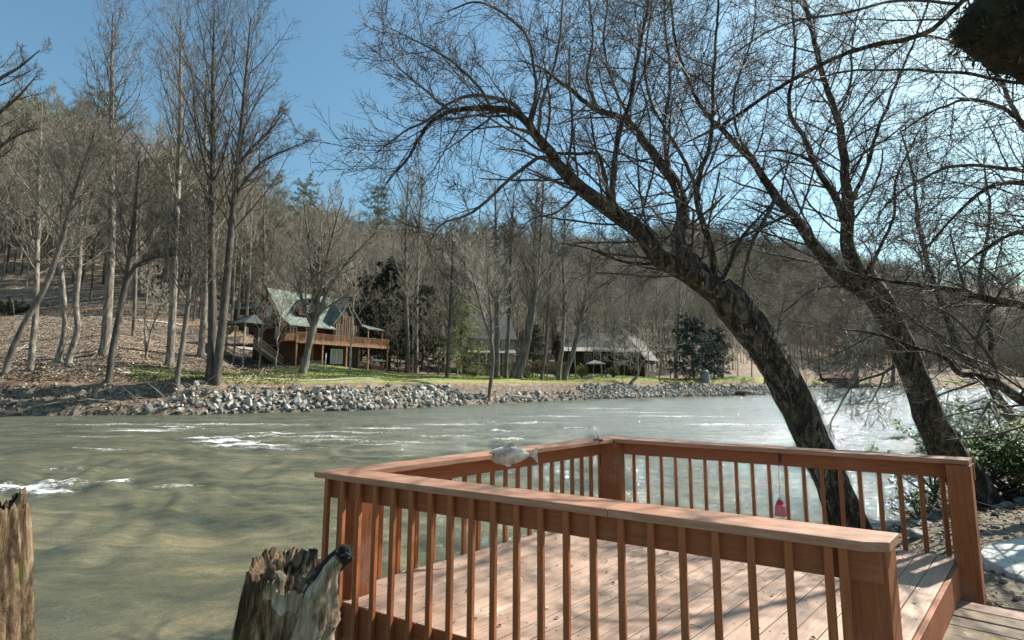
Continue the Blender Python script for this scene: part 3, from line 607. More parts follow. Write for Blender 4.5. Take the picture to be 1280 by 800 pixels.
def along(P, n, rng, jit):
    Np, K = P.shape[:2]; i = rng.integers(0, Np, n); x = rng.random(n) * (K - 1); k = np.minimum(x.astype(int), K - 2); w = (x - k)[:, None]
    return P[i, k] * (1 - w) + P[i, k + 1] * w + rng.normal(0, jit, (n, 3))

# ---- background prototypes (single meshes, small in the picture)
def proto_bare(seed, H=22, r0=.17, first=.35, fork=False, tw=2, mats=None, den=1.0, lean=.04, angd=42, up=.13):
    rng = np.random.default_rng(seed); K = 12
    u = np.linspace(0, 1, K); P = np.zeros((1, K, 3)); P[0, :, 2] = u * H
    P[0, :, 0] = np.cumsum(rng.normal(0, lean * H / K, K)) ; P[0, :, 1] = np.cumsum(rng.normal(0, lean * H / K, K)); P[0, 0, :2] = 0; P[0, 0, 2] = -.6
    R = (r0 * (1 - u) ** .8 + .02)[None]; R[0, 0] *= 1.35
    parts = [(*tubes(P, R, 7), 0)]
    n1 = int(24 * den); a, ar = kids(P, R, n1, first, .97, .32, angd, up, .10, 6, .55, .02, rng); parts.append((*tubes(a, ar, 4), 0))
    b, br = kids(a, ar, 6, .2, .95, .45, 38, .08, .12, 5, .6, .013, rng); parts.append((*tubes(b, br, 3), 1))
    c, cr = kids(b, br, 5, .2, 1, .5, 36, .06, .14, 4, .6, .010, rng, lmin=.3); parts.append((*tubes(c, cr, 3), 1))
    if tw > 1:
        d, dr = kids(c, cr, 3, .25, 1, .55, 34, .05, .1, 3, .7, .009, rng, lmin=.25); parts.append((*tubes(d, dr, 3), 1))
    Vv, q, mi = join(parts)
    return mesh_np('bare_tree', Vv, q, mats or [M['bark_far'], M['twig_far']], True, mi)
def proto_pine(seed, H=25, mat='pine', cone=False, leafn=9000, r0=.2, first=.5, lf=.22, LW=(.34, .05)):
    rng = np.random.default_rng(seed); K = 12; u = np.linspace(0, 1, K); P = np.zeros((1, K, 3)); P[0, :, 2] = u * H; P[0, 0, 2] = -.5
    P[0, :, 0] = np.cumsum(rng.normal(0, .12, K)) * .6; P[0, 0, 0] = 0
    R = (r0 * (1 - u) + .02)[None]; parts = [(*tubes(P, R, 7), 0)]
    a, ar = kids(P, R, 46, first, .99, lf, 78, .02, .08, 6, .35, .02, rng, shrink=.75 if cone else .5, lmin=.6); parts.append((*tubes(a, ar, 3), 0))
    b, br = kids(a, ar, 7, .3, 1, .32, 45, .05, .1, 4, .5, .012, rng, lmin=.3); parts.append((*tubes(b, br, 3), 0))
    parts.append((*leaves(along(b, leafn, rng, .10), *LW, rng), 1))
    Vv, q, mi = join(parts)
    return mesh_np('evergreen_tree', Vv, q, [M['bark_mid'], M[mat]], False, mi)
GM = {}
PB = [proto_bare(100 + i, H=h, r0=r, first=f, den=dn, mats=[M['bark_dark'], M['twig_far']] if i in (1, 4) else ([M['bark_hero'], M['twig_far']] if i in (0, 5) else None)) for i, (h, r, f, dn) in enumerate([(22, .17, .35, 1), (25, .2, .45, 1), (19, .13, .3, .9), (24, .16, .5, .9), (16, .10, .25, .8), (21, .15, .4, 1.1)])]
PB.append(proto_bare(140, H=12, r0=.07, first=.2, den=.9, lean=.08)); PB.append(proto_bare(141, H=14, r0=.08, first=.3, den=.7, mats=[M['bark_far'], M['twig_red']]))
PP = [proto_pine(200, 25, 'pine', r0=.2), proto_pine(201, 22, 'pine', first=.4, r0=.18), proto_pine(202, 15, 'pine', True, 8000, first=.15, lf=.3, r0=.12)]

# ---- forest positions
rf = np.random.default_rng(77)
FS = ([-1.6, -1.03, -.787, -.626, -.546, -.417, -.225, .096, .417, .52, .62, .738, 1.03, 1.5], [86, 86, 86, 84, 90, 97, 90, 112, 136, 205, 246, 262, 335, 360])
pts = []
while len(pts) < 6800:
    t = rf.uniform(-1.25, 1.25); Y = math.sqrt(rf.uniform(80 ** 2, 470 ** 2)) if rf.random() < .75 else math.sqrt(rf.uniform(330 ** 2, 660 ** 2)); fs = np.interp(t, *FS)
    if Y < fs: continue
    if t < .1 and Y > 250: continue
    if t < .4 and Y > 330: continue
    if rf.random() > (1.0 if Y < fs + 60 else .72): continue
    pts.append((t * Y, Y))
pts = np.array(pts); pz = terrain(pts[:, 0], pts[:, 1])
dist = np.hypot(pts[:, 0], pts[:, 1]); infr = np.abs(pts[:, 0] / pts[:, 1]) < 1.06
order = np.argsort(np.where(infr, dist, 1e6)); kind = rf.random(len(pts)); sel = rf.integers(0, 6, len(pts))
pid = np.where(kind < .76, sel, np.where(kind < .86, 6, np.where(kind < .89, 7, 8 + rf.integers(0, 3, len(pts)))))
# more pines high on the left hill and on the ridges
pine_zone = (pts[:, 0] / pts[:, 1] < -.5) & (pts[:, 1] > 100) & (rf.random(len(pts)) < .26) | (rf.random(len(pts)) < .12) & (pts[:, 0] / pts[:, 1] < .1) & (pts[:, 1] > 120)
pid = np.where(pine_zone, 8 + rf.integers(0, 3, len(pts)), pid)
protos = PB + PP
LAB = {0: ('bare grey deciduous tree in the hillside woods across the river', 'bare trees in the hillside woods', 'bare_tree'), 6: ('slender bare young tree in the undergrowth of the hillside woods', 'slender young trees in the hillside woods', 'bare_sapling'),
       7: ('slender tree with reddish budding twigs in the hillside woods', 'red budding trees in the hillside woods', 'budding_tree'), 8: ('olive green pine tree among the bare hillside woods', 'pine trees in the hillside woods', 'pine_tree')}
NI = 292
for k in order[:NI]:
    i = int(pid[k]); key = 0 if i < 6 else (i if i < 8 else 8); lab = LAB[key]
    s = rf.uniform(.8, 1.2) * (1.2 if pts[k, 0] / pts[k, 1] < -.5 else 1)
    o = link(lab[2], protos[i], None, (pts[k, 0], pts[k, 1], pz[k])); o.rotation_euler = (rf.normal(0, .03), rf.normal(0, .03), rf.uniform(0, 6.28)); o.scale = (s, s, s)
    tag(o, lab[0], 'tree', lab[1])
    if i not in GM: GM[i] = o
def gn_mass(name, items, srcs, label, cat_):
    """one object: a cloud of points that carries instances of the prototype trees"""
    P = np.array([it[:3] for it in items], np.float32); me = bpy.data.meshes.new(name); me.vertices.add(len(P)); me.vertices.foreach_set('co', P.ravel())
    a = me.attributes.new('pid', 'INT', 'POINT'); a.data.foreach_set('value', np.array([it[3] for it in items], np.int32))
    a = me.attributes.new('sc', 'FLOAT', 'POINT'); a.data.foreach_set('value', np.array([it[4] for it in items], np.float32))
    a = me.attributes.new('rot', 'FLOAT_VECTOR', 'POINT'); a.data.foreach_set('vector', np.array([it[5] for it in items], np.float32).ravel())
    o = link(name, me); tag(o, label, cat_, kind='stuff')
    ng = bpy.data.node_groups.new(name, 'GeometryNodeTree'); ng.interface.new_socket('Geometry', in_out='INPUT', socket_type='NodeSocketGeometry'); ng.interface.new_socket('Geometry', in_out='OUTPUT', socket_type='NodeSocketGeometry')
    gi = ng.nodes.new('NodeGroupInput'); go = ng.nodes.new('NodeGroupOutput'); jn = ng.nodes.new('GeometryNodeJoinGeometry')
    def na(nm, dt):
        x = ng.nodes.new('GeometryNodeInputNamedAttribute'); x.data_type = dt; x.inputs[0].default_value = nm; return x.outputs[0]
    pidn, scn, rotn = na('pid', 'INT'), na('sc', 'FLOAT'), na('rot', 'FLOAT_VECTOR')
    for i, src in srcs.items():
        oi = ng.nodes.new('GeometryNodeObjectInfo'); oi.inputs['Object'].default_value = src; oi.inputs['As Instance'].default_value = True; oi.transform_space = 'ORIGINAL'
        cp = ng.nodes.new('FunctionNodeCompare'); cp.data_type = 'INT'; cp.operation = 'EQUAL'; ng.links.new(pidn, cp.inputs[2]); cp.inputs[3].default_value = i
        ip = ng.nodes.new('GeometryNodeInstanceOnPoints'); ng.links.new(gi.outputs[0], ip.inputs['Points']); ng.links.new(cp.outputs[0], ip.inputs['Selection'])
        ng.links.new(oi.outputs['Geometry'], ip.inputs['Instance']); ng.links.new(rotn, ip.inputs['Rotation']); ng.links.new(scn, ip.inputs['Scale']); ng.links.new(ip.outputs[0], jn.inputs[0])
    ng.links.new(jn.outputs[0], go.inputs[0]); md = o.modifiers.new('scatter', 'NODES'); md.node_group = ng
    return o
items = [(pts[k, 0], pts[k, 1], pz[k], int(pid[k]), rf.uniform(.8, 1.2) * (1.2 if pts[k, 0] / pts[k, 1] < -.5 else 1), (rf.normal(0, .03), rf.normal(0, .03), rf.uniform(0, 6.28))) for k in order[NI:]]
gn_mass('hillside_woods', items, GM, 'grey brown mass of bare woods with scattered pines covering the far hills', 'woods')

for x, Y in [(548, 80), (556, 92), (571, 88), (583, 85), (597, 92), (606, 88), (645, 95), (672, 97), (712, 100), (720, 96), (733, 104), (742, 108), (752, 98), (768, 104), (780, 108), (792, 103), (812, 109), (824, 112), (838, 118), (905, 120), (922, 124), (940, 128), (955, 122), (976, 140), (992, 165), (1008, 190), (300, 92), (310, 96), (322, 98), (430, 95), (446, 99), (476, 84), (498, 80), (515, 84), (535, 84), (322, 61), (344, 63), (437, 64)]:
    p_ = at_y(x, 470, Y); i = int(rf.choice([0, 2, 4, 4, 6, 6])); s = rf.uniform(.75, 1.05) * (1.3 if i == 6 else .95)
    o = link('bare_tree', protos[i], None, (p_[0], p_[1], tz(p_[0], p_[1]))); o.rotation_euler = (rf.normal(0, .05), rf.normal(0, .05), rf.uniform(0, 6.28)); o.scale = (s, s, s)
    tag(o, 'slim bare tree standing among the houses across the river', 'tree', 'slim bare trees among the far houses')
# ---- hero trees on the far bank, traced trunks
def mid_tree(name, px, Y, widths, label, mats=('bark_mid', 'bark_mid'), n1=26, first=.35, lf=.30, angd=45, up=.14, seed=1, n2=8, n3=6, n4=4, rmin=.012, group=None, sink=.5, dY=0, forks=None, nf=13, t1=.99, shrink=.55, loc=None):
    rng = np.random.default_rng(seed); P = []; R = []
    for i, (x, y) in enumerate(px):
        yy = Y + dY * i / max(1, len(px) - 1); P.append(at_y(x, y, yy)); R.append(widths[i] * yy / F / 2 * .80)
    P = np.array(P); base = P[0].copy(); base[2] = tz(base[0], base[1]); P[0, 2] = min(P[0, 2], base[2]); 
    P = P - base; P = np.vstack([P[0] - [0, 0, sink], P]); R = [R[0] * 1.35] + R; 
    Pt, Rt = resample(P, R, 24); Pt[2:, :2] += np.cumsum(rng.normal(0, .015, (22, 2)), 0)
    root = tag(empty(name, base), label, 'tree', group)
    Tp = [(Pt[None], Rt[None])]
    link('trunk', mesh_np('trunk', *tubes(Pt[None], Rt[None], 10), M[mats[0]], True), root)
    parts = []; sets = []
    if forks:
        for fk in forks:
            Pf = np.array([at_y(x, y, Y + fk.get('dY', 0) * i / len(fk['px'])) for i, (x, y) in enumerate(fk['px'])]) - base; Rf = np.array(fk['w']) * Y / F / 2
            Pf, Rf = resample(Pf, Rf, 16); o = link('limb', mesh_np('limb', *tubes(Pf[None], Rf[None], 7), M[mats[0]], True), root); sets.append((Pf[None], Rf[None]))
    a, ar = kids(Pt[None], Rt[None], n1, first, t1, lf, angd, up, .09, 8, .45, .02, rng, shrink=shrink); parts.append((*tubes(a, ar, 4), 0))
    A_, AR_ = [a], [ar]
    for Pf, Rf in sets:
        x, xr = kids(Pf, Rf, nf, .15, .98, .45, angd, up, .09, 8, .55, .018, rng); parts.append((*tubes(x, xr, 4), 0)); A_.append(x); AR_.append(xr)
    a = np.concatenate(A_); ar = np.concatenate(AR_)
    b, br = kids(a, ar, n2, .15, .97, .42, 38, up * .7, .11, 5, .6, rmin * 1.2, rng); parts.append((*tubes(b, br, 3), 1))
    c, cr = kids(b, br, n3, .2, 1, .5, 36, up * .5, .13, 4, .6, rmin, rng, lmin=.25); parts.append((*tubes(c, cr, 3), 1))
    if n4: d, dr = kids(c, cr, n4, .2, 1, .55, 34, up * .4, .1, 3, .7, rmin * .8, rng, lmin=.2); parts.append((*tubes(d, dr, 3), 1))
    Vv, q, mi = join(parts); link('crown', mesh_np('crown', Vv, q, [M[mats[0]], M[mats[1]]], True, mi), root)
    return root
MT = [
 ('bare_tree', [(5, 473), (27, 410), (55, 360), (77, 300), (95, 235), (120, 160)], 41.5, [9, 8, 8, 7, 5, 2], 'grey tree at the far left bank leaning strongly to the right', ('bark_mid', 'twig_far'), dict(n1=36, first=.55, seed=1)),
 ('bare_tree', [(37, 467), (44, 400), (46, 330), (48, 240), (52, 130)], 43, [9, 8, 7, 6, 2], 'upright grey tree just right of the leaning tree on the left bank', ('bark_hero', 'twig_far'), dict(n1=32, seed=2)),
 ('bare_tree', [(73, 445), (80, 420), (78, 350), (75, 310), (88, 230), (95, 150)], 50, [9, 7, 7, 6, 4, 2], 'pale tree with a hooked foot on the left slope', ('bark_hero', 'twig_far'), dict(n1=30, seed=3)),
 ('bare_tree', [(86, 447), (97, 410), (95, 380), (99, 330), (102, 250), (108, 160)], 49, [10, 8, 8, 7, 5, 2], 'pale tree with an S-bent trunk on the left slope', ('bark_hero', 'twig_far'), dict(n1=30, seed=4)),
 ('tulip_tree', [(132, 432), (136, 370), (140, 280), (139, 190), (141, 110), (143, 18)], 53, [15, 12, 11, 9, 6, 2], 'very tall thick pale trunk left of the dark leaning tree', ('bark_hero', 'bark_mid'), dict(n1=42, rmin=.010, first=.42, lf=.25, shrink=.3, angd=33, seed=5, up=.12, n4=3)),
 ('bare_tree', [(136, 473), (143, 420), (151, 380), (158, 340), (165, 290), (172, 200)], 42, [10, 9, 9, 8, 6, 2], 'dark trunked tree leaning right at the edge of the left bank', ('bark_dark', 'bark_mid'), dict(n1=20, first=.45, seed=6, n3=5, n4=3, nf=8, forks=[dict(px=[(157, 350), (172, 330), (195, 322), (225, 318)], w=[5, 4, 3, 1.5])])),
 ('bare_tree', [(167, 413), (169, 370), (171, 320), (174, 240)], 63, [6, 5, 4, 1], 'thin tree standing just below the hillside road', ('bark_mid', 'twig_far'), dict(n1=14, seed=7)),
 ('bare_sapling', [(184, 440), (182, 400), (185, 360), (190, 320)], 53, [4, 3, 2, 1], 'thin forked sapling on the slope between two tall pale trunks', ('bark_hero', 'twig_pale'), dict(n1=14, seed=8, n4=0, forks=[dict(px=[(184, 438), (190, 410), (200, 385), (210, 365)], w=[3, 2, 2, 1])])),
 ('tulip_tree', [(213, 441), (217, 370), (220, 280), (224, 190), (226, 100), (226, 15)], 52, [12, 10, 9, 8, 5, 2], 'very tall pale straight trunk in the middle of the left slope', ('bark_hero', 'bark_mid'), dict(n1=42, rmin=.010, first=.42, lf=.25, shrink=.3, angd=33, seed=9, up=.12, n4=3)),
 ('bare_tree', [(222, 473), (230, 420), (236, 380), (240, 335), (238, 270)], 42.5, [8, 7, 7, 5, 1], 'shorter many-branched grey tree on the bank left of the two tall dark trunks', ('bark_mid', 'bark_mid'), dict(n1=36, first=.45, seed=10, lf=.4)),
 ('bare_tree', [(252, 430), (256, 370), (258, 300), (257, 200), (258, 90)], 59, [10, 9, 8, 6, 2], 'pale trunk just behind and left of the twin dark trunks', ('bark_hero', 'bark_mid'), dict(n1=34, seed=11)),
 ('tulip_tree', [(263, 469), (265, 400), (264, 300), (266, 200), (266, 110), (268, 12)], 44.5, [13, 12, 11, 9, 6, 2], 'left one of the two tall dark trunks sharing one foot by the bank', ('bark_dark', 'bark_mid'), dict(n1=42, rmin=.010, first=.40, lf=.25, shrink=.3, angd=33, seed=12, up=.12, n4=3)),
 ('tulip_tree', [(271, 470), (278, 400), (287, 300), (296, 200), (304, 110), (312, 22)], 44.3, [13, 12, 10, 8, 5, 2], 'right one of the two tall dark trunks sharing one foot with branches reaching right', ('bark_dark', 'bark_mid'), dict(n1=40, rmin=.010, first=.38, lf=.25, shrink=.3, angd=33, seed=13, up=.1, n4=3, forks=[dict(px=[(291, 250), (305, 228), (330, 200), (360, 186), (386, 176)], w=[5, 4, 3, 2, 1]), dict(px=[(293, 215), (310, 190), (335, 165), (355, 140)], w=[5, 4, 3, 1])])),
 ('bare_tree', [(378, 472), (384, 440), (391, 410), (397, 390)], 55, [13, 10, 10, 8], 'wide spreading vase shaped tree in front of the brown cabin', ('bark_mid', 'twig_far'), dict(n1=12, first=.9, seed=14, up=.12, forks=[
    dict(px=[(391, 408), (392, 370), (388, 320), (382, 270), (380, 250)], w=[6, 5, 4, 2, 1], dY=2), dict(px=[(394, 400), (400, 360), (412, 310), (425, 260), (430, 245)], w=[6, 5, 4, 2, 1]), dict(px=[(396, 392), (412, 360), (432, 330), (455, 305), (470, 290)], w=[5, 4, 3, 2, 1], dY=-2),
    dict(px=[(391, 410), (381, 385), (372, 350), (365, 320)], w=[5, 4, 3, 1], dY=-2), dict(px=[(396, 392), (415, 380), (430, 372), (445, 370)], w=[3, 2, 2, 1], dY=2), dict(px=[(396, 395), (398, 350), (400, 300), (403, 262)], w=[5, 4, 3, 1], dY=3)])),
 ('bare_tree', [(559, 476), (561, 430), (563, 390), (565, 340), (566, 285)], 68, [7, 6, 5, 4, 1], 'slim dark tree on the lawn between the cabin and the cluster of leaning trunks', ('bark_dark', 'bark_mid'), dict(n1=34, first=.3, seed=15, lf=.36)),
 ('bare_tree', [(611, 503), (614, 470), (616, 440), (606, 400), (592, 350), (580, 300)], 61.5, [6, 6, 5, 4, 3, 1], 'thin crooked tree growing out of the rocks at the waterline', ('bark_mid', 'twig_pale'), dict(n1=14, first=.4, seed=16, forks=[dict(px=[(615, 440), (614, 400), (610, 350), (608, 300)], w=[4, 3, 2, 1])])),
 ('bare_tree', [(621, 473), (622, 400), (621, 320), (620, 230)], 77, [9, 8, 6, 2], 'straight upright tree on the left of the leaning cluster', ('bark_mid', 'twig_far'), dict(n1=36, seed=17, lf=.2)),
 ('bare_tree', [(632, 472), (636, 400), (638, 320), (642, 240)], 79, [7, 6, 5, 2], 'second straight slim tree within the leaning cluster', ('bark_mid', 'twig_far'), dict(n1=34, seed=18, lf=.2)),
 ('bare_tree', [(640, 472), (652, 440), (662, 390), (668, 310), (672, 230)], 78, [9, 8, 7, 5, 2], 'curved tree in the cluster with a strongly bowed lower trunk', ('bark_mid', 'twig_far'), dict(n1=34, seed=19, lf=.22)),
 ('bare_tree', [(648, 475), (655, 450), (662, 415), (670, 360), (676, 300), (680, 225)], 75, [13, 10, 9, 8, 5, 2], 'thickest leaning trunk of the cluster with a flared foot', ('bark_mid', 'twig_far'), dict(n1=36, seed=20, lf=.22)),
 ('bare_tree', [(677, 475), (682, 440), (685, 400), (689, 330), (690, 250)], 80, [6, 5, 5, 4, 1], 'slim tree rising in front of the red pergola', ('bark_mid', 'twig_far'), dict(n1=34, seed=21, lf=.2)),
 ('bare_tree', [(698, 475), (703, 430), (705, 380), (704, 310), (707, 260)], 82, [8, 7, 6, 4, 1], 'pale trunk to the right of the red pergola', ('bark_hero', 'twig_far'), dict(n1=34, seed=22, lf=.2)),
 ('bare_tree', [(706, 475), (716, 440), (726, 400), (734, 360), (742, 300)], 81, [9, 8, 7, 5, 2], 'trunk leaning right in front of the long dark house', ('bark_mid', 'twig_far'), dict(n1=34, seed=23, lf=.22)),
 ('contorted_tree', [(789, 478), (796, 470), (797, 455), (795, 440)], 89, [6, 4, 3, 3], 'low spreading bare tree on the riprap in front of the steep roofed house', ('bark_hero', 'twig_pale'), dict(n1=14, first=.5, seed=24, lf=2.0, angd=62, up=.02, n4=2)),
 ('bare_tree', [(-62, 470), (-50, 380), (-38, 280), (-30, 180), (-15, 60)], 38, [18, 15, 12, 9, 3], 'large grey tree past the left edge whose limbs reach into the picture', ('bark_dark', 'bark_mid'), dict(n1=12, first=.35, seed=25, lf=.28, n3=4, n4=2, nf=6, forks=[dict(px=[(-35, 235), (0, 183), (30, 165), (48, 160)], w=[6, 4, 3, 1]), dict(px=[(-32, 180), (0, 140), (25, 118), (45, 95)], w=[6, 4, 3, 1]), dict(px=[(-28, 150), (0, 98), (22, 85), (50, 62)], w=[5, 4, 3, 1])])),
 ('bare_tree', [(845, 470), (847, 420), (850, 360), (848, 290)], 116, [6, 5, 4, 1], 'bare tree rising behind the steep roofed house', ('bark_hero', 'twig_far'), dict(n1=34, seed=26)),
 ('bare_tree', [(509, 470), (508, 400), (507, 330), (511, 215)], 84, [8, 7, 5, 1], 'tall slim tree left of the pale green bush', ('bark_mid', 'twig_far'), dict(n1=36, seed=27, lf=.2)),
 ('bare_tree', [(520, 470), (520, 400), (522, 320), (528, 210)], 88, [8, 7, 5, 1], 'tall slim tree rising out of the dark hemlock', ('bark_hero', 'twig_far'), dict(n1=36, seed=28, lf=.2)),
 ('bare_tree', [(960, 474), (966, 440), (975, 400), (985, 350)], 118, [6, 5, 4, 1], 'bare tree at the end of the riprap beside the dark evergreen', ('bark_mid', 'twig_far'), dict(n1=34, seed=29, lf=.3)),
 ('bare_tree', [(1062, 482), (1072, 462), (1078, 430), (1085, 380)], 205, [7, 6, 5, 1], 'pale leaning tree at the far right shore by the distant field', ('bark_hero', 'twig_pale'), dict(n1=34, seed=30, lf=.35, n4=0)),
 ('bare_tree', [(1116, 478), (1117, 455), (1118, 420), (1118, 370)], 235, [6, 5, 4, 1], 'bare tree at the left end of the distant bright field', ('bark_mid', 'twig_far'), dict(n1=34, seed=31, lf=.35, n4=0)),
]
for nm, px, Y, w, lab, mats, kw in MT: mid_tree(nm, px, Y, w, lab, mats, **kw)

# ---- evergreens near the houses
def evergreen(name, px, Y, hpx, wpx, mat, label, n=30000, seed=1, cone=.7, LW=(.26, .06), first=.06, droop=-.02, bm='bark_dark'):
    rng = np.random.default_rng(seed); b = at_y(px[0], px[1], Y); b[2] = tz(b[0], b[1]); H = hpx * Y / F; W = wpx * Y / F / 2; K = 12; u = np.linspace(0, 1, K)
    P = np.zeros((1, K, 3)); P[0, :, 2] = u * H; P[0, 0, 2] = -.4; P[0, :, 0] = np.cumsum(rng.normal(0, .06, K)); P[0, 0, 0] = 0; R = (H * .014 * (1 - u) + .02)[None]
    root = tag(empty(name, b), label, 'tree'); link('trunk', mesh_np('trunk', *tubes(P, R, 8), M[bm], True), root)
    a, ar = kids(P, R, 70, first, .99, W / H * 1.15, 82, droop, .08, 7, .35, .02, rng, shrink=cone, lmin=.5); c, cr = kids(a, ar, 8, .15, 1, .35, 48, droop, .1, 4, .5, .012, rng, lmin=.3)
    # uneven gaps: drop some limbs
    Vv, q, mi = join([(*tubes(a, ar, 4), 0), (*tubes(c, cr, 3), 0), (*leaves(along(c, n, rng, .09), *LW, rng, .25), 1)])
    link('crown', mesh_np('crown', Vv, q, [M[bm], M[mat]], False, mi), root)
evergreen('hemlock_tree', (487, 450), 88, 140, 100, 'hemlock', 'large dark hemlock immediately right of the brown cabin', 70000, 51, LW=(.32, .09))
evergreen('hemlock_tree', (452, 440), 96, 110, 60, 'hemlock', 'dark hemlock rising behind the right end of the brown cabin', 45000, 52, LW=(.32, .09))
evergreen('hemlock_tree', (528, 452), 93, 110, 70, 'hemlock', 'dark hemlock just left of the pale green bushy tree', 48000, 53, LW=(.32, .09))
evergreen('leafing_tree', (576, 466), 83, 95, 68, 'lightgreen', 'pale green leafing tree left of the grey gabled house', 16000, 54, cone=.45, LW=(.22, .1), bm='bark_mid')
evergreen('dark_conifer', (868, 474), 104, 76, 72, 'holly', 'dense dark blue green conifer beside the stone pillar on the bank', 60000, 55, cone=.6, first=.08, LW=(.28, .085))
evergreen('dark_conifer', (893, 474), 108, 62, 44, 'holly', 'smaller dark conifer merging with the right side of the dense one', 34000, 56, cone=.6, first=.08, LW=(.28, .085))
evergreen('dark_conifer', (665, 468), 92, 66, 50, 'hemlock', 'dark bushy evergreen behind the red pergola', 20000, 57)
evergreen('dark_conifer', (775, 460), 112, 62, 60, 'pine', 'grey green pine behind the low spreading bare tree', 16000, 58)
evergreen('pine_tree', (95, 372), 92, 275, 70, 'pine', 'tall olive pine high on the left hillside beside the tall pale trunk', 26000, 59, cone=.5, first=.45, LW=(.4, .06), bm='bark_mid')
evergreen('pine_tree', (372, 420), 122, 178, 50, 'pine', 'tall pine whose rounded top stands above the wooded ridge behind the cabin', 22000, 60, cone=.4, first=.5, LW=(.45, .07), bm='bark_mid')
evergreen('pine_tree', (205, 372), 92, 190, 80, 'pine', 'olive pine seen between the tall bare trunks of the left slope', 24000, 61, cone=.5, first=.4, LW=(.4, .06), bm='bark_mid')
evergreen('pine_tree', (468, 430), 128, 180, 58, 'pine', 'pine on the ridge above the dark hemlock', 20000, 62, cone=.5, first=.45, LW=(.45, .07), bm='bark_mid')

# ================================================================== RIPRAP and banks
def rock_mesh(seed, mat, sx=1, sy=.8, sz=.6, name='stone', n=15, sub=False):
    r = random.Random(seed); bm = bmesh.new()
    for _ in range(n):
        a, b_ = r.uniform(0, 6.283), math.acos(r.uniform(-1, 1)); k = r.uniform(.8, 1)
        bm.verts.new((math.sin(b_) * math.cos(a) * k * sx / 2, math.sin(b_) * math.sin(a) * k * sy / 2, math.cos(b_) * k * sz / 2))
    bmesh.ops.convex_hull(bm, input=bm.verts[:])
    bmesh.ops.delete(bm, geom=[v for v in bm.verts if not v.link_faces], context='VERTS')
    if sub:
        bmesh.ops.bevel(bm, geom=bm.edges[:], offset=.03, segments=1, affect='EDGES')
        bmesh.ops.triangulate(bm, faces=bm.faces[:]); bmesh.ops.subdivide_edges(bm, edges=bm.edges[:], cuts=2, use_grid_fill=True)
        for v in bm.verts: v.co *= 1 + .07 * mnoise.fractal(v.co * 5 + Vector((seed, 0, 0)), 1, 2, 4)
    me = bpy.data.meshes.new(name); bm.to_mesh(me); bm.free(); me.materials.append(mat); return me
RK = [rock_mesh(300 + i, M['rock'], 1, random.uniform(.6, .95), random.uniform(.5, .8), 'riprap_stone', 13) for i in range(10)]
seglen = np.hypot(*np.diff(FAR, axis=0).T); rr_ = np.random.default_rng(9)
def shore_pt(L, s):
    sl = np.concatenate([[0], np.cumsum(np.hypot(*np.diff(L, axis=0).T))]); i = min(np.searchsorted(sl, s) - 1, len(L) - 2); i = max(i, 0); t = (s - sl[i]) / (sl[i + 1] - sl[i]); d = (L[i + 1] - L[i]) / (sl[i + 1] - sl[i])
    return L[i] + (L[i + 1] - L[i]) * t, d
RL = np.vstack([[(-28.2, 39.8)], FAR[5:16]]); tot = np.hypot(*np.diff(RL, axis=0).T).sum(); stones = []
s = 0.0
while s < tot:
    p, d = shore_pt(RL, s); Y = p[1]; n_ = np.array([-d[1], d[0]])
    sz = rr_.uniform(.35, .95) * (1 if Y < 115 else 1.5)
    # gap of eroded soil between the riprap runs
    px_ = 640 + F * p[0] / p[1]; dens = .45 if 590 < px_ < 735 else 1
    for row in range(10):
        if rr_.random() > dens * (1.0 if row < 8 else .4): continue
        o = row * .33 + rr_.uniform(-.15, .15); q_ = p + n_ * o + d * rr_.uniform(-.3, .3); szz = rr_.choice([.36, .5, .62, .8, 1.2], p=[.27, .30, .25, .14, .04]) * rr_.uniform(.8, 1.35) * (1 if Y < 115 else 1.5)
        if dens < 1 and row > 4: continue
        z = tz(q_[0], q_[1]) + szz * .12
        if z < -.25: continue
        stones.append((q_[0], q_[1], z, int(rr_.integers(0, 10)), szz, tuple(rr_.uniform(0, 6.28, 3))))
    s += .40 if Y < 115 else 1.3
# start of the riprap tapers in over the cut bank
stones = [st for st in stones if not (st[0] < -23.5 and rr_.random() < (-23.5 - st[0]) / 6)]
stones.sort(key=lambda st: -(st[4] / st[1])); first_of = {}
for st in stones[:298]:
    o = link('riprap_stone', RK[st[3]], None, st[:3]); o.rotation_euler = st[5]; o.scale = (st[4],) * 3
    tag(o, 'grey angular riprap stone piled on the far river bank', 'stone', 'riprap stones along the far bank'); first_of.setdefault(st[3], o)
rest = [(a, b, c, k if k in first_of else list(first_of)[0], s_, r_) for a, b, c, k, s_, r_ in stones[298:]]
gn_mass('riprap', rest, first_of, 'pile of smaller grey broken stones lining the far river bank', 'riprap')

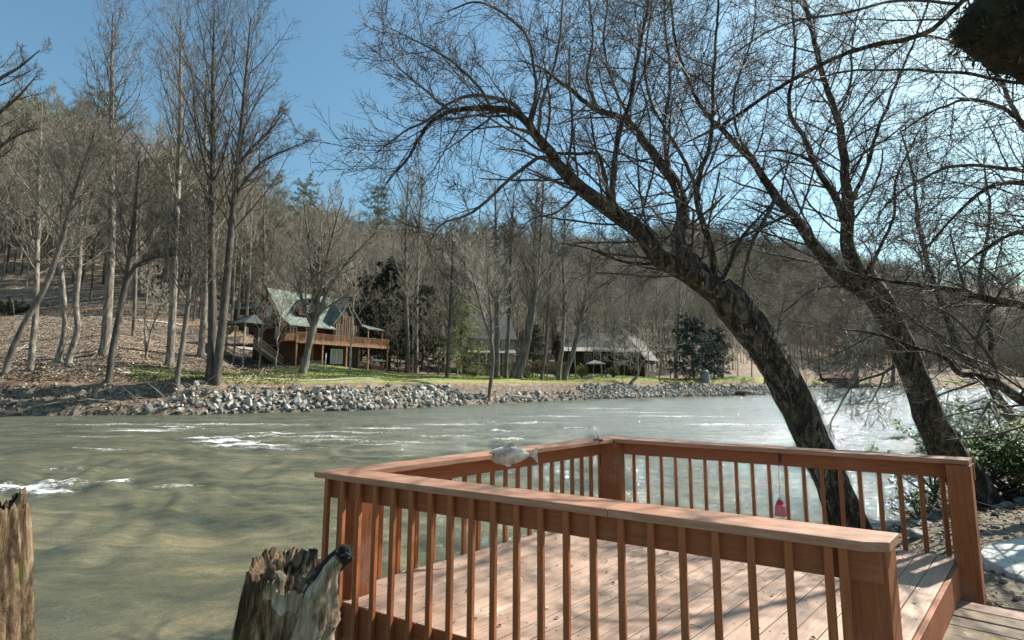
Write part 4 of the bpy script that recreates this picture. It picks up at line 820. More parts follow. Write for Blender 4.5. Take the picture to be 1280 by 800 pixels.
# exposed roots and fallen sticks on the cut bank
def sticks(name, n, region, lmin, lmax, r, mat, label, cat_, seed, lift=.05, flat=.3):
    rng = np.random.default_rng(seed); C = region(n, rng); P = np.empty((n, 5, 3)); P[:, 0] = C; d = norm(rng.normal(0, 1, (n, 3)) * np.array([1, 1, flat])); L = rng.uniform(lmin, lmax, n)
    for k in range(1, 5): d = norm(d + rng.normal(0, .22, (n, 3)) * np.array([1, 1, flat])); P[:, k] = P[:, k - 1] + d * (L / 4)[:, None]
    if lift is not None:
        z = terrain(P[:, :, 0], P[:, :, 1]); P[:, :, 2] = np.maximum(P[:, :, 2], z + lift * .3)
    R = r * rng.uniform(.4, 1.2, n)[:, None] * np.linspace(1, .4, 5)[None]
    v, q = tubes(P, R, 4); return tag(link(name, mesh_np(name, v, q, mat, True)), label, cat_, kind='stuff')
def cutbank(n, rng):
    x = rng.uniform(-48, -23, n); y0 = np.interp(x, FAR[:, 0], FAR[:, 1]); y = y0 + rng.uniform(0, 3.2, n); return np.stack([x, y, terrain(x, y) + rng.uniform(0, .2, n)], 1)
sticks('exposed_roots', 240, cutbank, .5, 2.6, .035, mott('root_wood', [(.10, .07, .05), (.34, .28, .21)], 1.5, bst=0), 'tangle of exposed roots and dead branches on the bare left bank', 'roots', 3)
BRM = [rock_mesh(400 + i, M['rock_brown'], 1, .8, .55, 'bank_clod', 12) for i in range(4)]
clods = []
for x0, x1, n_ in ((-48, -24, 240), (-3.5, 15, 170)):
    for _ in range(n_):
        x = rr_.uniform(x0, x1); y = np.interp(x, FAR[:, 0], FAR[:, 1]) + rr_.uniform(-.1, 3.0); clods.append((x, y, tz(x, y) + .02, int(rr_.integers(0, 4)), rr_.uniform(.15, .6), tuple(rr_.uniform(0, 6.28, 3))))
clods.sort(key=lambda st: -st[4]); cf = {}
for st in clods[:110]:
    o = link('bank_clod', BRM[st[3]], None, st[:3]); o.rotation_euler = st[5]; o.scale = (st[4],) * 3; tag(o, 'brown earth covered stone in the bare eroded part of the far bank', 'stone', 'brown stones in the eroded bank'); cf.setdefault(st[3], o)
gn_mass('bank_rubble', clods[110:], cf, 'small brown rubble scattered over the eroded bank', 'rubble')
def slope(n, rng):
    t = rng.uniform(-1.1, -.5, n); y = rng.uniform(44, 110, n); x = t * y; return np.stack([x, y, terrain(x, y) + .03], 1)
sticks('fallen_branches', 700, slope, .5, 3.2, .035, M['twig_pale'], 'dead branches and sticks scattered over the leaf covered left slope', 'branches', 5)
def slope2(n, rng):
    t = rng.uniform(-1.12, -.42, n); y = 41 + 48 * rng.random(n) ** 1.3; x = t * y; d_ = seg_dist(np.stack([x, y], 1), FAR) * polar_side(np.stack([x, y], 1), FAR); k = d_ > 3.4; x, y = x[k], y[k]; return np.stack([x, y, terrain(x, y) + .03], 1)
def lawn2(n, rng):
    t = rng.uniform(-.76, .42, n); y0 = np.interp(t, [-.76, -.62, -.42, -.225, .096, .42], [42.5, 44, 49, 58, 78, 98]); y = y0 + np.interp(t, [-.76, -.6, -.45], [5, 10, 24]) * rng.random(n) ** 1.4; x = t * y; d_ = seg_dist(np.stack([x, y], 1), FAR) * polar_side(np.stack([x, y], 1), FAR); k = d_ > 3.6; x, y = x[k], y[k]; return np.stack([x, y, terrain(x, y) + .01], 1)
def _fit(name, region, n, size, mat, label, cat_, seed, up=False):
    rng = np.random.default_rng(seed); C = region(n, rng); n = len(C)
    d = norm(rng.normal(0, 1, (n, 3)) * [1, 1, .35] + ([0, 0, 1.2] if up else [0, 0, 0])); s2 = norm(np.cross(d, rng.normal(0, .35, (n, 3)) + [0, .3, 1])); L = (size * rng.uniform(.5, 1.4, n))[:, None]; wf = .22 if up else .35
    vv = np.stack([C, C + d * L * .5 + s2 * L * wf, C + d * L, C + d * L * .5 - s2 * L * wf], 1).reshape(-1, 3)
    return tag(link(name, mesh_np(name, vv, np.arange(len(vv)).reshape(-1, 4), mat)), label, cat_, kind='stuff')
_fit('slope_leaf_litter', slope2, 60000, .17, mott('slope_leaves', [(.07, .045, .03), (.22, .165, .12), (.44, .36, .28)], .7, bst=0, island=.6, lo=.4, hi=.6), 'dry brown fallen leaves covering the slope left of the cabin', 'leaf litter', 15)
_fit('lawn_grass', lawn2, 45000, .14, mott('lawn_tufts', [(.09, .13, .03), (.20, .24, .065), (.38, .33, .17)], .35, bst=0, island=.5, lo=.4, hi=.6), 'patchy green and straw coloured grass of the riverside lawn', 'grass', 16, True)
def leafy(name, region, n, size, mat, label, cat_, seed, up=.02):
    rng = np.random.default_rng(seed); C = region(n, rng); v, q = leaves(C, size, size * .6, rng); return tag(link(name, mesh_np(name, v, q, mat)), label, cat_, kind='stuff')

# ================================================================== HOUSES
M['logwall'] = mott('red_log_wall', [(.04, .017, .011), (.085, .034, .022), (.13, .06, .04)], 3, (1, 1, 9), bst=.6, bd=.04)
M['roofgreen'] = mott('green_shingle', [(.05, .065, .05), (.12, .15, .12), (.25, .28, .24)], 2.2, bst=.4, bd=.02, detail=8)
M['roofdark'] = mott('dark_shingle', [(.03, .04, .04), (.07, .08, .075)], 3, bst=.3)
M['roofgrey'] = mott('grey_shingle', [(.10, .095, .09), (.19, .18, .165)], 3, bst=.3)
M['trim'] = mott('dark_trim', [(.05, .035, .025), (.09, .06, .045)], 3, bst=.2)
M['cedar'] = mott('cedar_deck', [(.15, .075, .038), (.25, .135, .07), (.33, .20, .12)], 2.5, (1, 1, 1), bst=.3)
M['cedarpale'] = mott('pale_lumber', [(.28, .22, .15), (.42, .35, .25)], 2.5, bst=.3)
M['glassdark'] = None
mt, nt, b = new_mat('window_glass'); b.inputs['Base Color'].default_value = (.06, .07, .07, 1); b.inputs['Roughness'].default_value = .08; M['glass'] = mt
M['white'] = mott('white_paint', [(.62, .62, .6), (.75, .75, .73)], 3, bst=.1)
M['greyw'] = mott('weathered_boards', [(.22, .20, .17), (.36, .33, .28)], 3, (1, 1, 6), bst=.3)
M['darkwall'] = mott('dark_wall', [(.035, .025, .02), (.07, .05, .04)], 3, (1, 1, 6), bst=.3)
M['stonem'] = mott('pillar_stone', [(.10, .10, .10), (.22, .215, .205), (.34, .33, .31)], 4, bst=.7, bd=.04)
def window(parent, p0, p1, z0, z1, out, frame='white'):
    """window on the wall line p0->p1 (plan), 'out' unit normal"""
    p0 = Vector((*p0, 0)); p1 = Vector((*p1, 0)); o = Vector((*out, 0)); t = (p1 - p0).normalized(); w = .09
    g = MB()
    for a, b_ in (((p0, z0), (p1, z0)), ((p0, z1), (p1, z1))): g.beam((a[0] + o * .05).to_tuple()[:2] + (a[1],), (b_[0] + o * .05).to_tuple()[:2] + (b_[1],), .1, w)
    for a in (p0, p1, (p0 + p1) / 2): g.beam((a + o * .05 + Vector((0, 0, z0))), (a + o * .05 + Vector((0, 0, z1))), w, .1, up=t)
    f = g.build('window', M[frame], parent)
    g = MB(); g.slab([p0 + o * .03 + Vector((0, 0, z0)), p1 + o * .03 + Vector((0, 0, z0)), p1 + o * .03 + Vector((0, 0, z1)), p0 + o * .03 + Vector((0, 0, z1))], .02, o); g.build('pane', M['glass'], f)
def gable_block(parent, L, D, z0, ze, zr, wall, roof, ovh=.5, th=.18, axis='x', x0=0, y0=0, name_r='roof'):
    """gabled block: ridge along x (length L) or y; D is the other plan size"""
    g = MB()
    def T(a, b_, z): return (x0 + a, y0 + b_, z) if axis == 'x' else (x0 + b_, y0 + a, z)
    vs = [T(0, 0, z0), T(L, 0, z0), T(L, D, z0), T(0, D, z0), T(0, 0, ze), T(L, 0, ze), T(L, D, ze), T(0, D, ze), T(0, D / 2, zr), T(L, D / 2, zr)]
    g.raw(vs, [(0, 1, 5, 4), (2, 3, 7, 6), (0, 4, 8, 7, 3), (1, 2, 6, 9, 5), (0, 3, 2, 1), (4, 5, 9, 8), (7, 8, 9, 6)]); w = g.build('wall', wall, parent)
    sl = (zr - ze) / (D / 2); g = MB(); ze2 = ze - ovh * sl; h = .05
    nrm1 = Vector(T(0, -sl, 0)) - Vector(T(0, 0, 0)); 
    for (ya, yb) in ((-ovh, D / 2), (D + ovh, D / 2)):
        pts = [T(-ovh, ya, ze2 + h), T(L + ovh, ya, ze2 + h), T(L + ovh, yb, zr + h), T(-ovh, yb, zr + h)]
        g.slab([(p[0], p[1], p[2] + th) for p in pts], th)
    r = g.build(name_r, roof, parent); return w, r
M['roofred'] = mott('red_brown_shingle', [(.12, .06, .045), (.22, .12, .09), (.28, .17, .13)], 2, bst=.2)
def cabin():
    base = at_y(352, 452, 67); base[2] = 5.0
    h = tag(empty('log_cabin', base, math.radians(56)), 'red brown log cabin with green roof and long raised deck across the river', 'house')
    z1 = 3.0; h.scale = (.93, .93, .97)
    gable_block(h, 13, 8, -1.2, 6.3, 10.6, M['logwall'], M['roofgreen'], .6)
    # lower skirt roof over the front porch
    g = MB(); g.slab([(-.5, -2.3, 5.2), (7.2, -2.3, 5.2), (7.2, -.02, 6.4), (-.5, -.02, 6.4)], .15); g.build('porch_roof', M['roofgreen'], h)
    # dormer on the front slope
    d = MB(); d.raw([(2.2, -.1, 6.9), (5.0, -.1, 6.9), (5.0, 2.8, 6.9), (2.2, 2.8, 6.9), (2.2, -.1, 8.2), (5.0, -.1, 8.2), (5.0, 2.8, 8.2), (2.2, 2.8, 8.2), (3.6, -.1, 9.3), (3.6, 2.8, 9.3)], [(0, 1, 5, 8, 4), (1, 2, 6, 5), (3, 0, 4, 7), (2, 3, 7, 9, 6)]); dm = d.build('dormer', M['logwall'], h)
    g = MB(); g.slab([(1.8, -.7, 8.0), (3.6, -.7, 9.5), (3.6, 3.2, 9.5), (1.8, 3.2, 8.0)], .14); g.slab([(5.4, -.7, 8.0), (3.6, -.7, 9.5), (3.6, 3.2, 9.5), (5.4, 3.2, 8.0)], .14); g.build('dormer_roof', M['roofdark'], dm)
    window(dm, (3.1, -.1), (4.1, -.1), 7.4, 8.4, (0, -1))
    # front cross gable with tall glass
    gable_block(h, 3.6, 5.0, -1.2, 6.2, 9.4, M['darkwall'], M['roofgreen'], .4, axis='y', x0=7.3, y0=-1.6, name_r='cross_roof')
    for a, z_ in ((7.7, 6.3), (8.9, 7.6), (10.1, 7.6), (11.1, 6.3)): window(h, (a, -1.62), (a + .9, -1.62), 3.4, z_ - .3, (0, -1), 'cedar')
    window(h, (-.02, 3.4), (-.02, 4.6), 6.6, 8.2, (-1, 0)); window(h, (-.02, 1.0), (-.02, 1.9), 3.4, 5.3, (-1, 0)); window(h, (-.02, 5.6), (-.02, 6.5), 3.4, 5.3, (-1, 0))
    window(h, (1.0, -.02), (2.0, -.02), 3.3, 5.1, (0, -1)); window(h, (3.6, -.02), (5.4, -.02), 3.1, 5.1, (0, -1))
    # right porch roof
    g = MB(); g.slab([(12.6, -3.2, 5.7), (16.2, -3.2, 5.7), (15.6, 2, 6.9), (13.0, 2, 7.4)], .15); g.build('side_roof', M['roofgreen'], h)
    g = MB(); [g.beam((x, -3.0, z1), (x, -3.0, 5.65), .15, .15, up=(0, 1, 0)) for x in (12.9,)]; g.build('porch_post', M['cedar'], h); g = MB(); g.beam((15.9, -3.0, z1), (15.9, -3.0, 5.65), .15, .15, up=(0, 1, 0)); g.build('porch_post', M['cedar'], h)
    # chimney
    g = MB(); g.box((10.6, 5.2, 6), (11.5, 6.1, 11.6)); g.build('chimney', M['stonem'], h)
    # raised deck
    dk_ = MB(); dk_.box((-.6, -4.2, z1 - .12), (16.4, -.03, z1)); dk_.box((-.6, -4.25, z1 - .4), (16.4, -4.2, z1 - .02)); deck_o = dk_.build('raised_deck', M['cedar'], h)
    g = MB(); g.beam((-.6, -4.15, z1 + 1.05), (16.4, -4.15, z1 + 1.05), .12, .06); g.beam((-.6, -4.15, z1 + .12), (16.4, -4.15, z1 + .12), .06, .08); g.beam((-.55, -4.2, z1 + 1.05), (-.55, -.1, z1 + 1.05), .12, .06)
    x = -.6
    while x < 16.4: g.beam((x, -4.15, z1), (x, -4.15, z1 + 1.03), .05, .05, up=(0, 1, 0)); x += .16
    y = -4.1
    while y < -.2: g.beam((-.55, y, z1), (-.55, y, z1 + 1.03), .05, .05, up=(0, 1, 0)); y += .16
    g.build('railing', M['cedar'], deck_o)
    for x in (-.4, 3.8, 8.0, 12.2, 16.2):
        g = MB(); g.beam((x, -4.05, -1.5), (x, -4.05, z1 + 1.1), .2, .2, up=(0, 1, 0)); g.build('deck_post', M['cedar'], deck_o)
    for x in (3.8, 12.2):
        g = MB(); g.beam((x, -1.6, -1.5), (x, -1.6, z1 - .1), .18, .18, up=(0, 1, 0)); g.build('deck_post', M['cedar'], deck_o)
    # sliding door under the deck
    g = MB(); g.box((6.9, -1.72, .05), (9.1, -1.66, 2.25)); dd = g.build('sliding_door', M['white'], h); g = MB(); g.box((7.02, -1.75, .15), (7.95, -1.725, 2.15)); g.box((8.05, -1.75, .15), (8.98, -1.725, 2.15)); g.build('pane', mott('curtained_pane', [(.25, .26, .25), (.38, .39, .38)], 2, bst=0, rough=.2), dd)
    # left entry porch with low hip roof and stair
    g = MB(); g.raw([(-5.2, 1.0, 5.2), (0, 1.0, 5.2), (0, 6.8, 5.2), (-5.2, 6.8, 5.2), (-2.9, 2.9, 6.6), (-.02, 2.9, 6.6), (-.02, 4.6, 6.6), (-2.9, 4.6, 6.6)], [(0, 1, 5, 4), (3, 7, 6, 2), (0, 4, 7, 3), (4, 5, 6, 7), (0, 3, 2, 1)]); g.build('entry_roof', M['roofdark'], h)
    g = MB(); g.box((-5.0, 1.2, z1 - .7), (-.03, 6.6, z1 - .5)); e_ = g.build('entry_deck', M['cedar'], h)
    for x, y in ((-4.8, 1.4), (-4.8, 4.0), (-4.8, 6.3), (-2.4, 1.4)):
        g = MB(); g.beam((x, y, -2.5), (x, y, 5.2), .18, .18, up=(0, 1, 0)); g.build('entry_post', M['cedarpale'], e_)
    g = MB(); g.beam((-4.9, 1.3, z1 + .4), (-4.9, 6.5, z1 + .4), .1, .08)
    y = 1.4
    while y < 6.5: g.beam((-4.9, y, z1 - .5), (-4.9, y, z1 + .4), .05, .05, up=(0, 1, 0)); y += .2
    g.build('entry_railing', M['cedarpale'], e_)
    g = MB(); n = 13
    for k in range(n): g.box((-3.6 + k * .28, -.1 - k * .0, z1 - .75 - k * .2), (-3.28 + k * .28, 1.1, z1 - .7 - k * .2))
    st = g.build('stairs', M['cedarpale'], h)
    g = MB()
    for yy in (-.15, 1.15):
        g.beam((-3.7, yy, z1 - .9), (.1, yy, -.3), .06, .32); g.beam((-3.7, yy, z1 + .3), (.1, yy, .8), .08, .07)
        for k in range(22): t = k / 21; g.beam((-3.7 + 3.8 * t, yy, z1 - .7 - 2.5 * t), (-3.7 + 3.8 * t, yy, z1 + .3 - 2.5 * t), .04, .08, up=(0, 1, 0))
    g.build('stair_railing', M['cedarpale'], st)
    return h, base
cab, cab_base = cabin()
R33 = Matrix.Rotation(math.radians(56), 4, 'Z')
def cab_w(x, y, z=0): return Vector(cab_base) + R33 @ Vector((x, y, z))
def on_ground(p): return (p[0], p[1], tz(p[0], p[1]))
# hot tub, steps, table, hammock on/under the cabin deck
p = cab_w(.6, -3.2); p.z = tz(p.x, p.y)
t = tag(empty('hot_tub', p, .5), 'red wooden hot tub under the left end of the cabin deck', 'hot tub'); g = MB(); g.tube([(0, 0, 0), (0, 0, .9)], 1.0, 8); g.build('tub', M['logwall'], t, bevel=.03); g = MB(); g.tube([(0, 0, .905), (0, 0, 1.0)], 1.06, 8); g.build('cover', M['roofdark'], t)
p = at_y(396, 468, 60.5); t = tag(empty('garden_steps', (p[0], p[1], tz(p[0], p[1])), .35), 'short flight of pale wooden steps with white railings on the lawn', 'steps')
g = MB(); [g.box((-.9 + 0, -1.2 + k * .3, k * .17), (.9, -.9 + k * .3, k * .17 + .06)) for k in range(8)]; g.build('treads', M['cedarpale'], t)
for sx in (-.95, .95):
    g = MB(); g.beam((sx, -1.2, -.1), (sx, 1.2, 1.2), .06, .3); g.beam((sx, -1.2, .95), (sx, 1.2, 2.2), .09, .08)
    for k in range(7): tt = k / 6; g.beam((sx, -1.2 + 2.4 * tt, tt * 1.25), (sx, -1.2 + 2.4 * tt, .95 + 1.25 * tt), .06, .06, up=(0, 1, 0))
    g.build('railing', M['white'], t)
p = cab_w(13.9, -3.0); t = tag(empty('canvas_canopy', (p.x, p.y, tz(p.x, p.y)), .6), 'blue green covered swing seat under the right end of the cabin deck', 'swing seat')
g = MB(); g.slab([(-1.3, -.6, 1.7), (1.3, -.6, 1.7), (1.0, .6, 1.95), (-1.0, .6, 1.95)], .08); g.build('canopy', mott('teal_canvas', [(.10, .17, .17), (.16, .24, .24)], 2, bst=.1), t)
g = MB(); [g.tube([(sx * 1.2, sy * .8, 0), (sx * 1.1, 0, 1.75)], .035, 6) for sx in (-1, 1) for sy in (-1, 1)]; g.build('frame', M['black'], t)
g = MB(); g.box((-.9, -.3, .45), (.9, .3, .55)); g.box((-.9, .25, .55), (.9, .33, 1.0)); g.build('seat', M['cedar'], t)

def simple_house(name, px, Y, rz, L, D, ze, zr, wall, roof, label, z=None, windows=(), axis='x', extra=None):
    b = at_y(px[0], px[1], Y); zz = (tz(b[0] + 6, b[1]) - .2) if name == 'red_barn' else (tz(b[0], b[1]) if z is None else z)
    h = tag(empty(name, (b[0], b[1], zz), math.radians(rz)), label, 'house'); gable_block(h, L, D, -4, ze, zr, M[wall], M[roof], .5, axis=axis)
    for p0, p1, a, c, o in windows: window(h, p0, p1, a, c, o)
    if extra: extra(h)
    return h
def h2x(h):
    g = MB(); g.slab([(-1, -2.4, 4.2), (9, -2.4, 4.2), (9, -.02, 5.0), (-1, -.02, 5.0)], .15); g.build('porch_roof', M['roofgrey'], h)
    g = MB(); [g.beam((x, -2.2, -1), (x, -2.2, 4.15), .18, .18, up=(0, 1, 0)) for x in (-.8, 2.4, 5.6, 8.8)]; g.build('porch_post', M['trim'], h)
    g = MB(); g.box((-1, -2.4, 2.0), (9, -.02, 2.2)); g.build('balcony', M['greyw'], h)
simple_house('gabled_house', (588, 452), 97, 20, 9, 8, 7.4, 12.2, 'greyw', 'roofdark', 'grey gabled house half hidden behind the leaning tree cluster', windows=[((1, -.02), (2.2, -.02), 5.2, 6.8, (0, -1)), ((5, -.02), (6.4, -.02), 5.2, 6.8, (0, -1)), ((2, -.02), (3.2, -.02), 2.4, 4, (0, -1)), ((-.02, 2.6), (-.02, 4.2), 5.5, 7.2, (-1, 0)), ((3.6, -.02), (5, -.02), -.2, 1.8, (0, -1))], extra=h2x)
def h3x(h):
    g = MB(); g.slab([(-.8, -3.0, 5.0), (16.8, -3.0, 5.0), (16.8, -.02, 6.2), (-.8, -.02, 6.2)], .15); g.build('porch_roof', M['greyw'], h)
    g = MB(); g.box((-.6, -3.0, 2.3), (16.6, -.02, 2.5)); d = g.build('balcony', M['trim'], h)
    g = MB(); g.beam((-.6, -2.95, 3.5), (16.6, -2.95, 3.5), .1, .08); [g.beam((-.6 + k * .25, -2.95, 2.5), (-.6 + k * .25, -2.95, 3.5), .04, .04, up=(0, 1, 0)) for k in range(69)]; g.build('railing', M['trim'], d)
    for x in (-.5, 3.6, 7.8, 12.2, 16.4): g = MB(); g.beam((x, -2.9, -1), (x, -2.9, 4.9), .2, .2, up=(0, 1, 0)); g.build('porch_post', M['trim'], h)
    g = MB(); [g.box((16.8 + k * .3, -2.8, 2.2 - k * .22), (17.15 + k * .3, -1.6, 2.28 - k * .22)) for k in range(10)]; g.beam((16.7, -2.85, 3.3), (19.8, -2.85, 1.0), .08, .08); g.build('stairs', M['cedarpale'], h)
simple_house('long_house', (705, 456), 112, 8, 16, 9, 6.2, 9.6, 'darkwall', 'roofdark', 'long low dark house with a full width porch behind the trees', windows=[((1 + k * 3.8, -.02), (2.6 + k * 3.8, -.02), 2.8, 4.6, (0, -1)) for k in range(4)], extra=h3x)
simple_house('steep_roofed_house', (806, 460), 116, 54, 7, 7.5, 4.6, 9.6, 'trim', 'roofgrey', 'dark boarded house with a steep sunlit roof left of the dense conifer', windows=[((-.02, 3), (-.02, 4.4), 5.5, 7.2, (-1, 0)), ((-.02, 1), (-.02, 2.2), 1.6, 3.4, (-1, 0)), ((1.4, -.02), (3, -.02), 1.6, 3.2, (0, -1)), ((5.4, -.02), (7, -.02), 1.6, 3.2, (0, -1))])
simple_house('red_barn', (1030, 472), 222, -22, 13, 8, 2.6, 5.0, 'logwall', 'roofred', 'low red brown roofed house far off beyond the right end of the river bend', windows=[((3, -.02), (5, -.02), 1, 2.4, (0, -1)), ((9, -.02), (11, -.02), 1, 2.4, (0, -1))])
p = at_y(288, 425, 93); h = tag(empty('red_shed', (p[0], p[1], tz(p[0], p[1]) - .2), .2), 'small red shed on the slope just left of the cabin', 'shed'); gable_block(h, 4.5, 3.5, -1, 3.4, 4.8, M['logwall'], M['roofdark'], .3); window(h, (1, -.02), (2, -.02), 1.2, 2.2, (0, -1))

# pergola, umbrella table, pillar, pot, boulders, boat
p = at_y(682, 472, 86); t = tag(empty('garden_pergola', (p[0], p[1], tz(p[0], p[1])), .15), 'red brown open pergola on the lawn behind the leaning trunks', 'pergola')
for x in (-3, 0, 3.2):
    for y in (-1.2, 1.2): g = MB(); g.beam((x, y, -.3), (x, y, 2.6), .16, .16, up=(0, 1, 0)); g.build('post', M['cedar'], t)
g = MB(); [g.beam((-3.4, y, 2.68), (3.6, y, 2.68), .1, .18) for y in (-1.2, 1.2)]; [g.beam((-3.2 + k * .55, -1.6, 2.84), (-3.2 + k * .55, 1.6, 2.84), .06, .12) for k in range(13)]; g.build('rafters', M['cedar'], t)
p = at_y(744, 474, 92); t = tag(empty('garden_parasol', (p[0], p[1], tz(p[0], p[1]))), 'pale square parasol over a table on the far lawn', 'parasol')
g = MB(); c4 = [(-1.7, -1.5, 2.5), (1.7, -1.5, 2.5), (1.7, 1.5, 2.5), (-1.7, 1.5, 2.5)]; g.raw(c4 + [(0, 0, 3.2)] + [(x, y, 2.32) for x, y, _ in c4], [(0, 1, 4), (1, 2, 4), (2, 3, 4), (3, 0, 4), (0, 5, 6, 1), (1, 6, 7, 2), (2, 7, 8, 3), (3, 8, 5, 0)]); g.build('canopy', M['roofgrey'], t)
g = MB(); [g.tube([(x * .95, y * .95, 0), (x * .95, y * .95, 2.45)], .05, 6) for x, y, _ in c4]; g.build('frame', M['trim'], t)
p = at_y(882, 486, 101); zg = tz(p[0], p[1]); t = tag(empty('stone_pillar', (p[0], p[1], zg - .3)), 'round dark stone pillar with a pale cap at the top of the riprap', 'pillar')
g = MB(); g.tube([(0, 0, -.5), (0, 0, .0), (0, 0, 1.0), (0, 0, 2.2)], [1.0, .95, .9, .85], 14); g.build('shaft', M['stonem'], t, True); g = MB(); g.tube([(0, 0, 2.2), (0, 0, 2.4)], [.6, .5], 12); g.build('cap', M['white'], t)
p = at_y(930, 489, 100); t = tag(empty('upturned_boat', (p[0], p[1], max(.35, tz(p[0], p[1]))), .2), 'small dark upturned boat lying on the riprap right of the stone pillar', 'boat')
vs = []; n = 9; K = 9
for i in range(K):
    u_ = i / (K - 1); w_ = .75 * math.sin(math.pi * min(1, u_ * 1.0 + .02)) ** .5 + .03
    for j in range(n): a = math.pi * j / (n - 1); vs.append(((u_ - .5) * 4.4, math.cos(a) * w_, math.sin(a) * w_ * .95 + .05))
g = MB(); g.raw(vs, [(i * n + j, (i + 1) * n + j, (i + 1) * n + j + 1, i * n + j + 1) for i in range(K - 1) for j in range(n - 1)]); o = g.build('hull', M['trim'], t, True); o.modifiers.new('s', 'SOLIDIFY').thickness = .05
g = MB(); g.beam((-2.2, 0, .2), (2.2, 0, 1.0 * .82), .06, .1); g.build('keel', M['trim'], t)
BK = [rock_mesh(500 + i, M['rock_shore'], 1.3, 1, .9, 'garden_boulder', 16) for i in range(2)]
for x, y, Y, s_, k, lab in ((738, 474, 89, 1.5, 0, 'large dark boulder under the pale parasol'), (760, 474, 90, 1.1, 1, 'smaller boulder right of the one under the parasol'), (690, 474, 80, .9, 1, 'round pinkish boulder at the foot of the pergola'), (722, 474, 88, .7, 0, 'low pale rock left of the parasol')):
    p = at_y(x, y, Y); o = link('garden_boulder', BK[k], None, (p[0], p[1], tz(p[0], p[1]) + .2)); o.scale = (s_,) * 3; tag(o, lab, 'boulder')
# flat stones near the twin trunks
for k, (x, y, lab) in enumerate(((250, 473, 'leftmost flat grey stone at the foot of the twin dark trunks'), (288, 474, 'middle flat grey stone right of the twin dark trunks'), (301, 475, 'rightmost flat grey stone on the path by the twin dark trunks'))):
    p = at_y(x, y, 43.6); o = link('flat_stone', rock_mesh(520 + k, M['rock'], 1.3, .6, .3, 'flat_stone', 14), None, (p[0], p[1], tz(p[0], p[1]) + .08)); tag(o, lab, 'stone')
# drift log in the bank, small bushes
p = at_y(645, 487, 65.5); t = mesh_np('drift_log', *tubes(np.array([[(-1.8, 0, .25), (-.6, .1, .3), (.6, 0, .2), (2.2, -.1, .05)]], float), np.array([[.2, .24, .2, .12]]), 9), M['twig_pale'], True); o = link('drift_log', t, None, (p[0], p[1], tz(p[0], p[1]) + .1)); tag(o, 'pale drift log lying on the eroded bank below the leaning trunks', 'log')
def shrub(name, px, Y, h, w, mat, label, seed, n=5000, leaf=(.16, .09), stems=26, z=None):
    rng = np.random.default_rng(seed); b = at_y(*px, Y); zz = tz(b[0], b[1]); P0 = np.zeros((1, 3, 3)); P0[0, :, 2] = [-.1, .05, .12]
    a, ar = kids(P0, np.full((1, 3), .05), stems, .2, 1, h / .22, 40, .06, .13, 7, .8, .012, rng, lmin=h * .6, shrink=0); a[:, :, :2] *= w / h
    c, cr = kids(a, ar, 6, .25, 1, .4, 40, .05, .12, 4, .6, .008, rng); root = tag(empty(name, (b[0], b[1], zz)), label, 'shrub')
    link('stems', mesh_np('stems', *join([(*tubes(a, ar, 4), 0), (*tubes(c, cr, 3), 0)])[:2], M['bark_mid'], True), root)
    link('foliage', mesh_np('foliage', *leaves(along(c, n, rng, .05), *leaf, rng), M[mat]), root)
shrub('garden_shrub', (594, 473), 80, 1.2, 1.4, 'lightgreen', 'low yellow green shrub at the left foot of the leaning cluster', 61)
shrub('garden_shrub', (658, 473), 84, 1.0, 1.0, 'lightgreen', 'small yellow green shrub between the leaning cluster and the pergola', 62)
shrub('garden_shrub', (697, 470), 90, 2.2, 1.8, 'pine', 'taller olive shrub beside the pergola', 63)
shrub('garden_shrub', (727, 470), 92, 2.2, 1.6, 'lightgreen', 'yellow green shrub left of the parasol', 64)
shrub('garden_shrub', (767, 470), 93, 2.0, 1.8, 'pine', 'olive shrub right of the parasol', 65)
shrub('garden_shrub', (288, 418), 86, 2.0, 1.6, 'lightgreen', 'bright green shrub on the slope beside the red shed', 66)
shrub('garden_shrub', (10, 388), 80, 2.2, 4.0, 'hemlock', 'dark green shrub on the far left slope by the road', 67, 7000)

# ================================================================== FOREGROUND TREES
def fg_bark(name, lo, mid, hi, moss=.0):
    mt, nt, b = new_mat(name); v = coords(nt, (1, 1, .35)); n1 = noise(nt, v, 9, 9, .7, 1.2); v2 = coords(nt); n2 = noise(nt, v2, 2.3, 6, .65)
    n3 = noise(nt, coords(nt, (1, 1, .3)), 9, 7, .7, 1.2)
    c = ramp(nt, n1, [(.36, lo), (.5, mid), (.60, hi)])
    pale = ramp(nt, n3, [(.60, (0, 0, 0)), (.66, (1, 1, 1))]); c = mixc(nt, pale, c, (.46, .38, .29))
    ms = ramp(nt, n2, [(.56, (0, 0, 0)), (.70, (moss, moss, moss))]); c = mixc(nt, ms, c, (.13, .14, .03))
    lich = ramp(nt, noise(nt, v2, 7, 4), [(.64, (0, 0, 0)), (.70, (.22, .22, .22))]); c = mixc(nt, lich, c, (.30, .29, .24))
    nt.links.new(c, b.inputs['Base Color']); b.inputs['Roughness'].default_value = .9; b.inputs['Specular IOR Level'].default_value = .2
    vor = nt.nodes.new('ShaderNodeTexVoronoi'); vor.feature = 'DISTANCE_TO_EDGE'; vor.inputs['Scale'].default_value = 14
    nt.links.new(v, vor.inputs['Vector']); bp = bump(nt, b, n1, 1.0, .03); bump(nt, b, vor.outputs['Distance'], .8, .02, bp); return mt
M['fgbark'] = fg_bark('river_tree_bark', (.012, .009, .007), (.042, .034, .026), (.15, .12, .09), .35)
M['fgtwig'] = mott('river_tree_twigs', [(.035, .027, .021), (.085, .067, .052), (.19, .16, .125)], 3, bst=0, rough=.7)
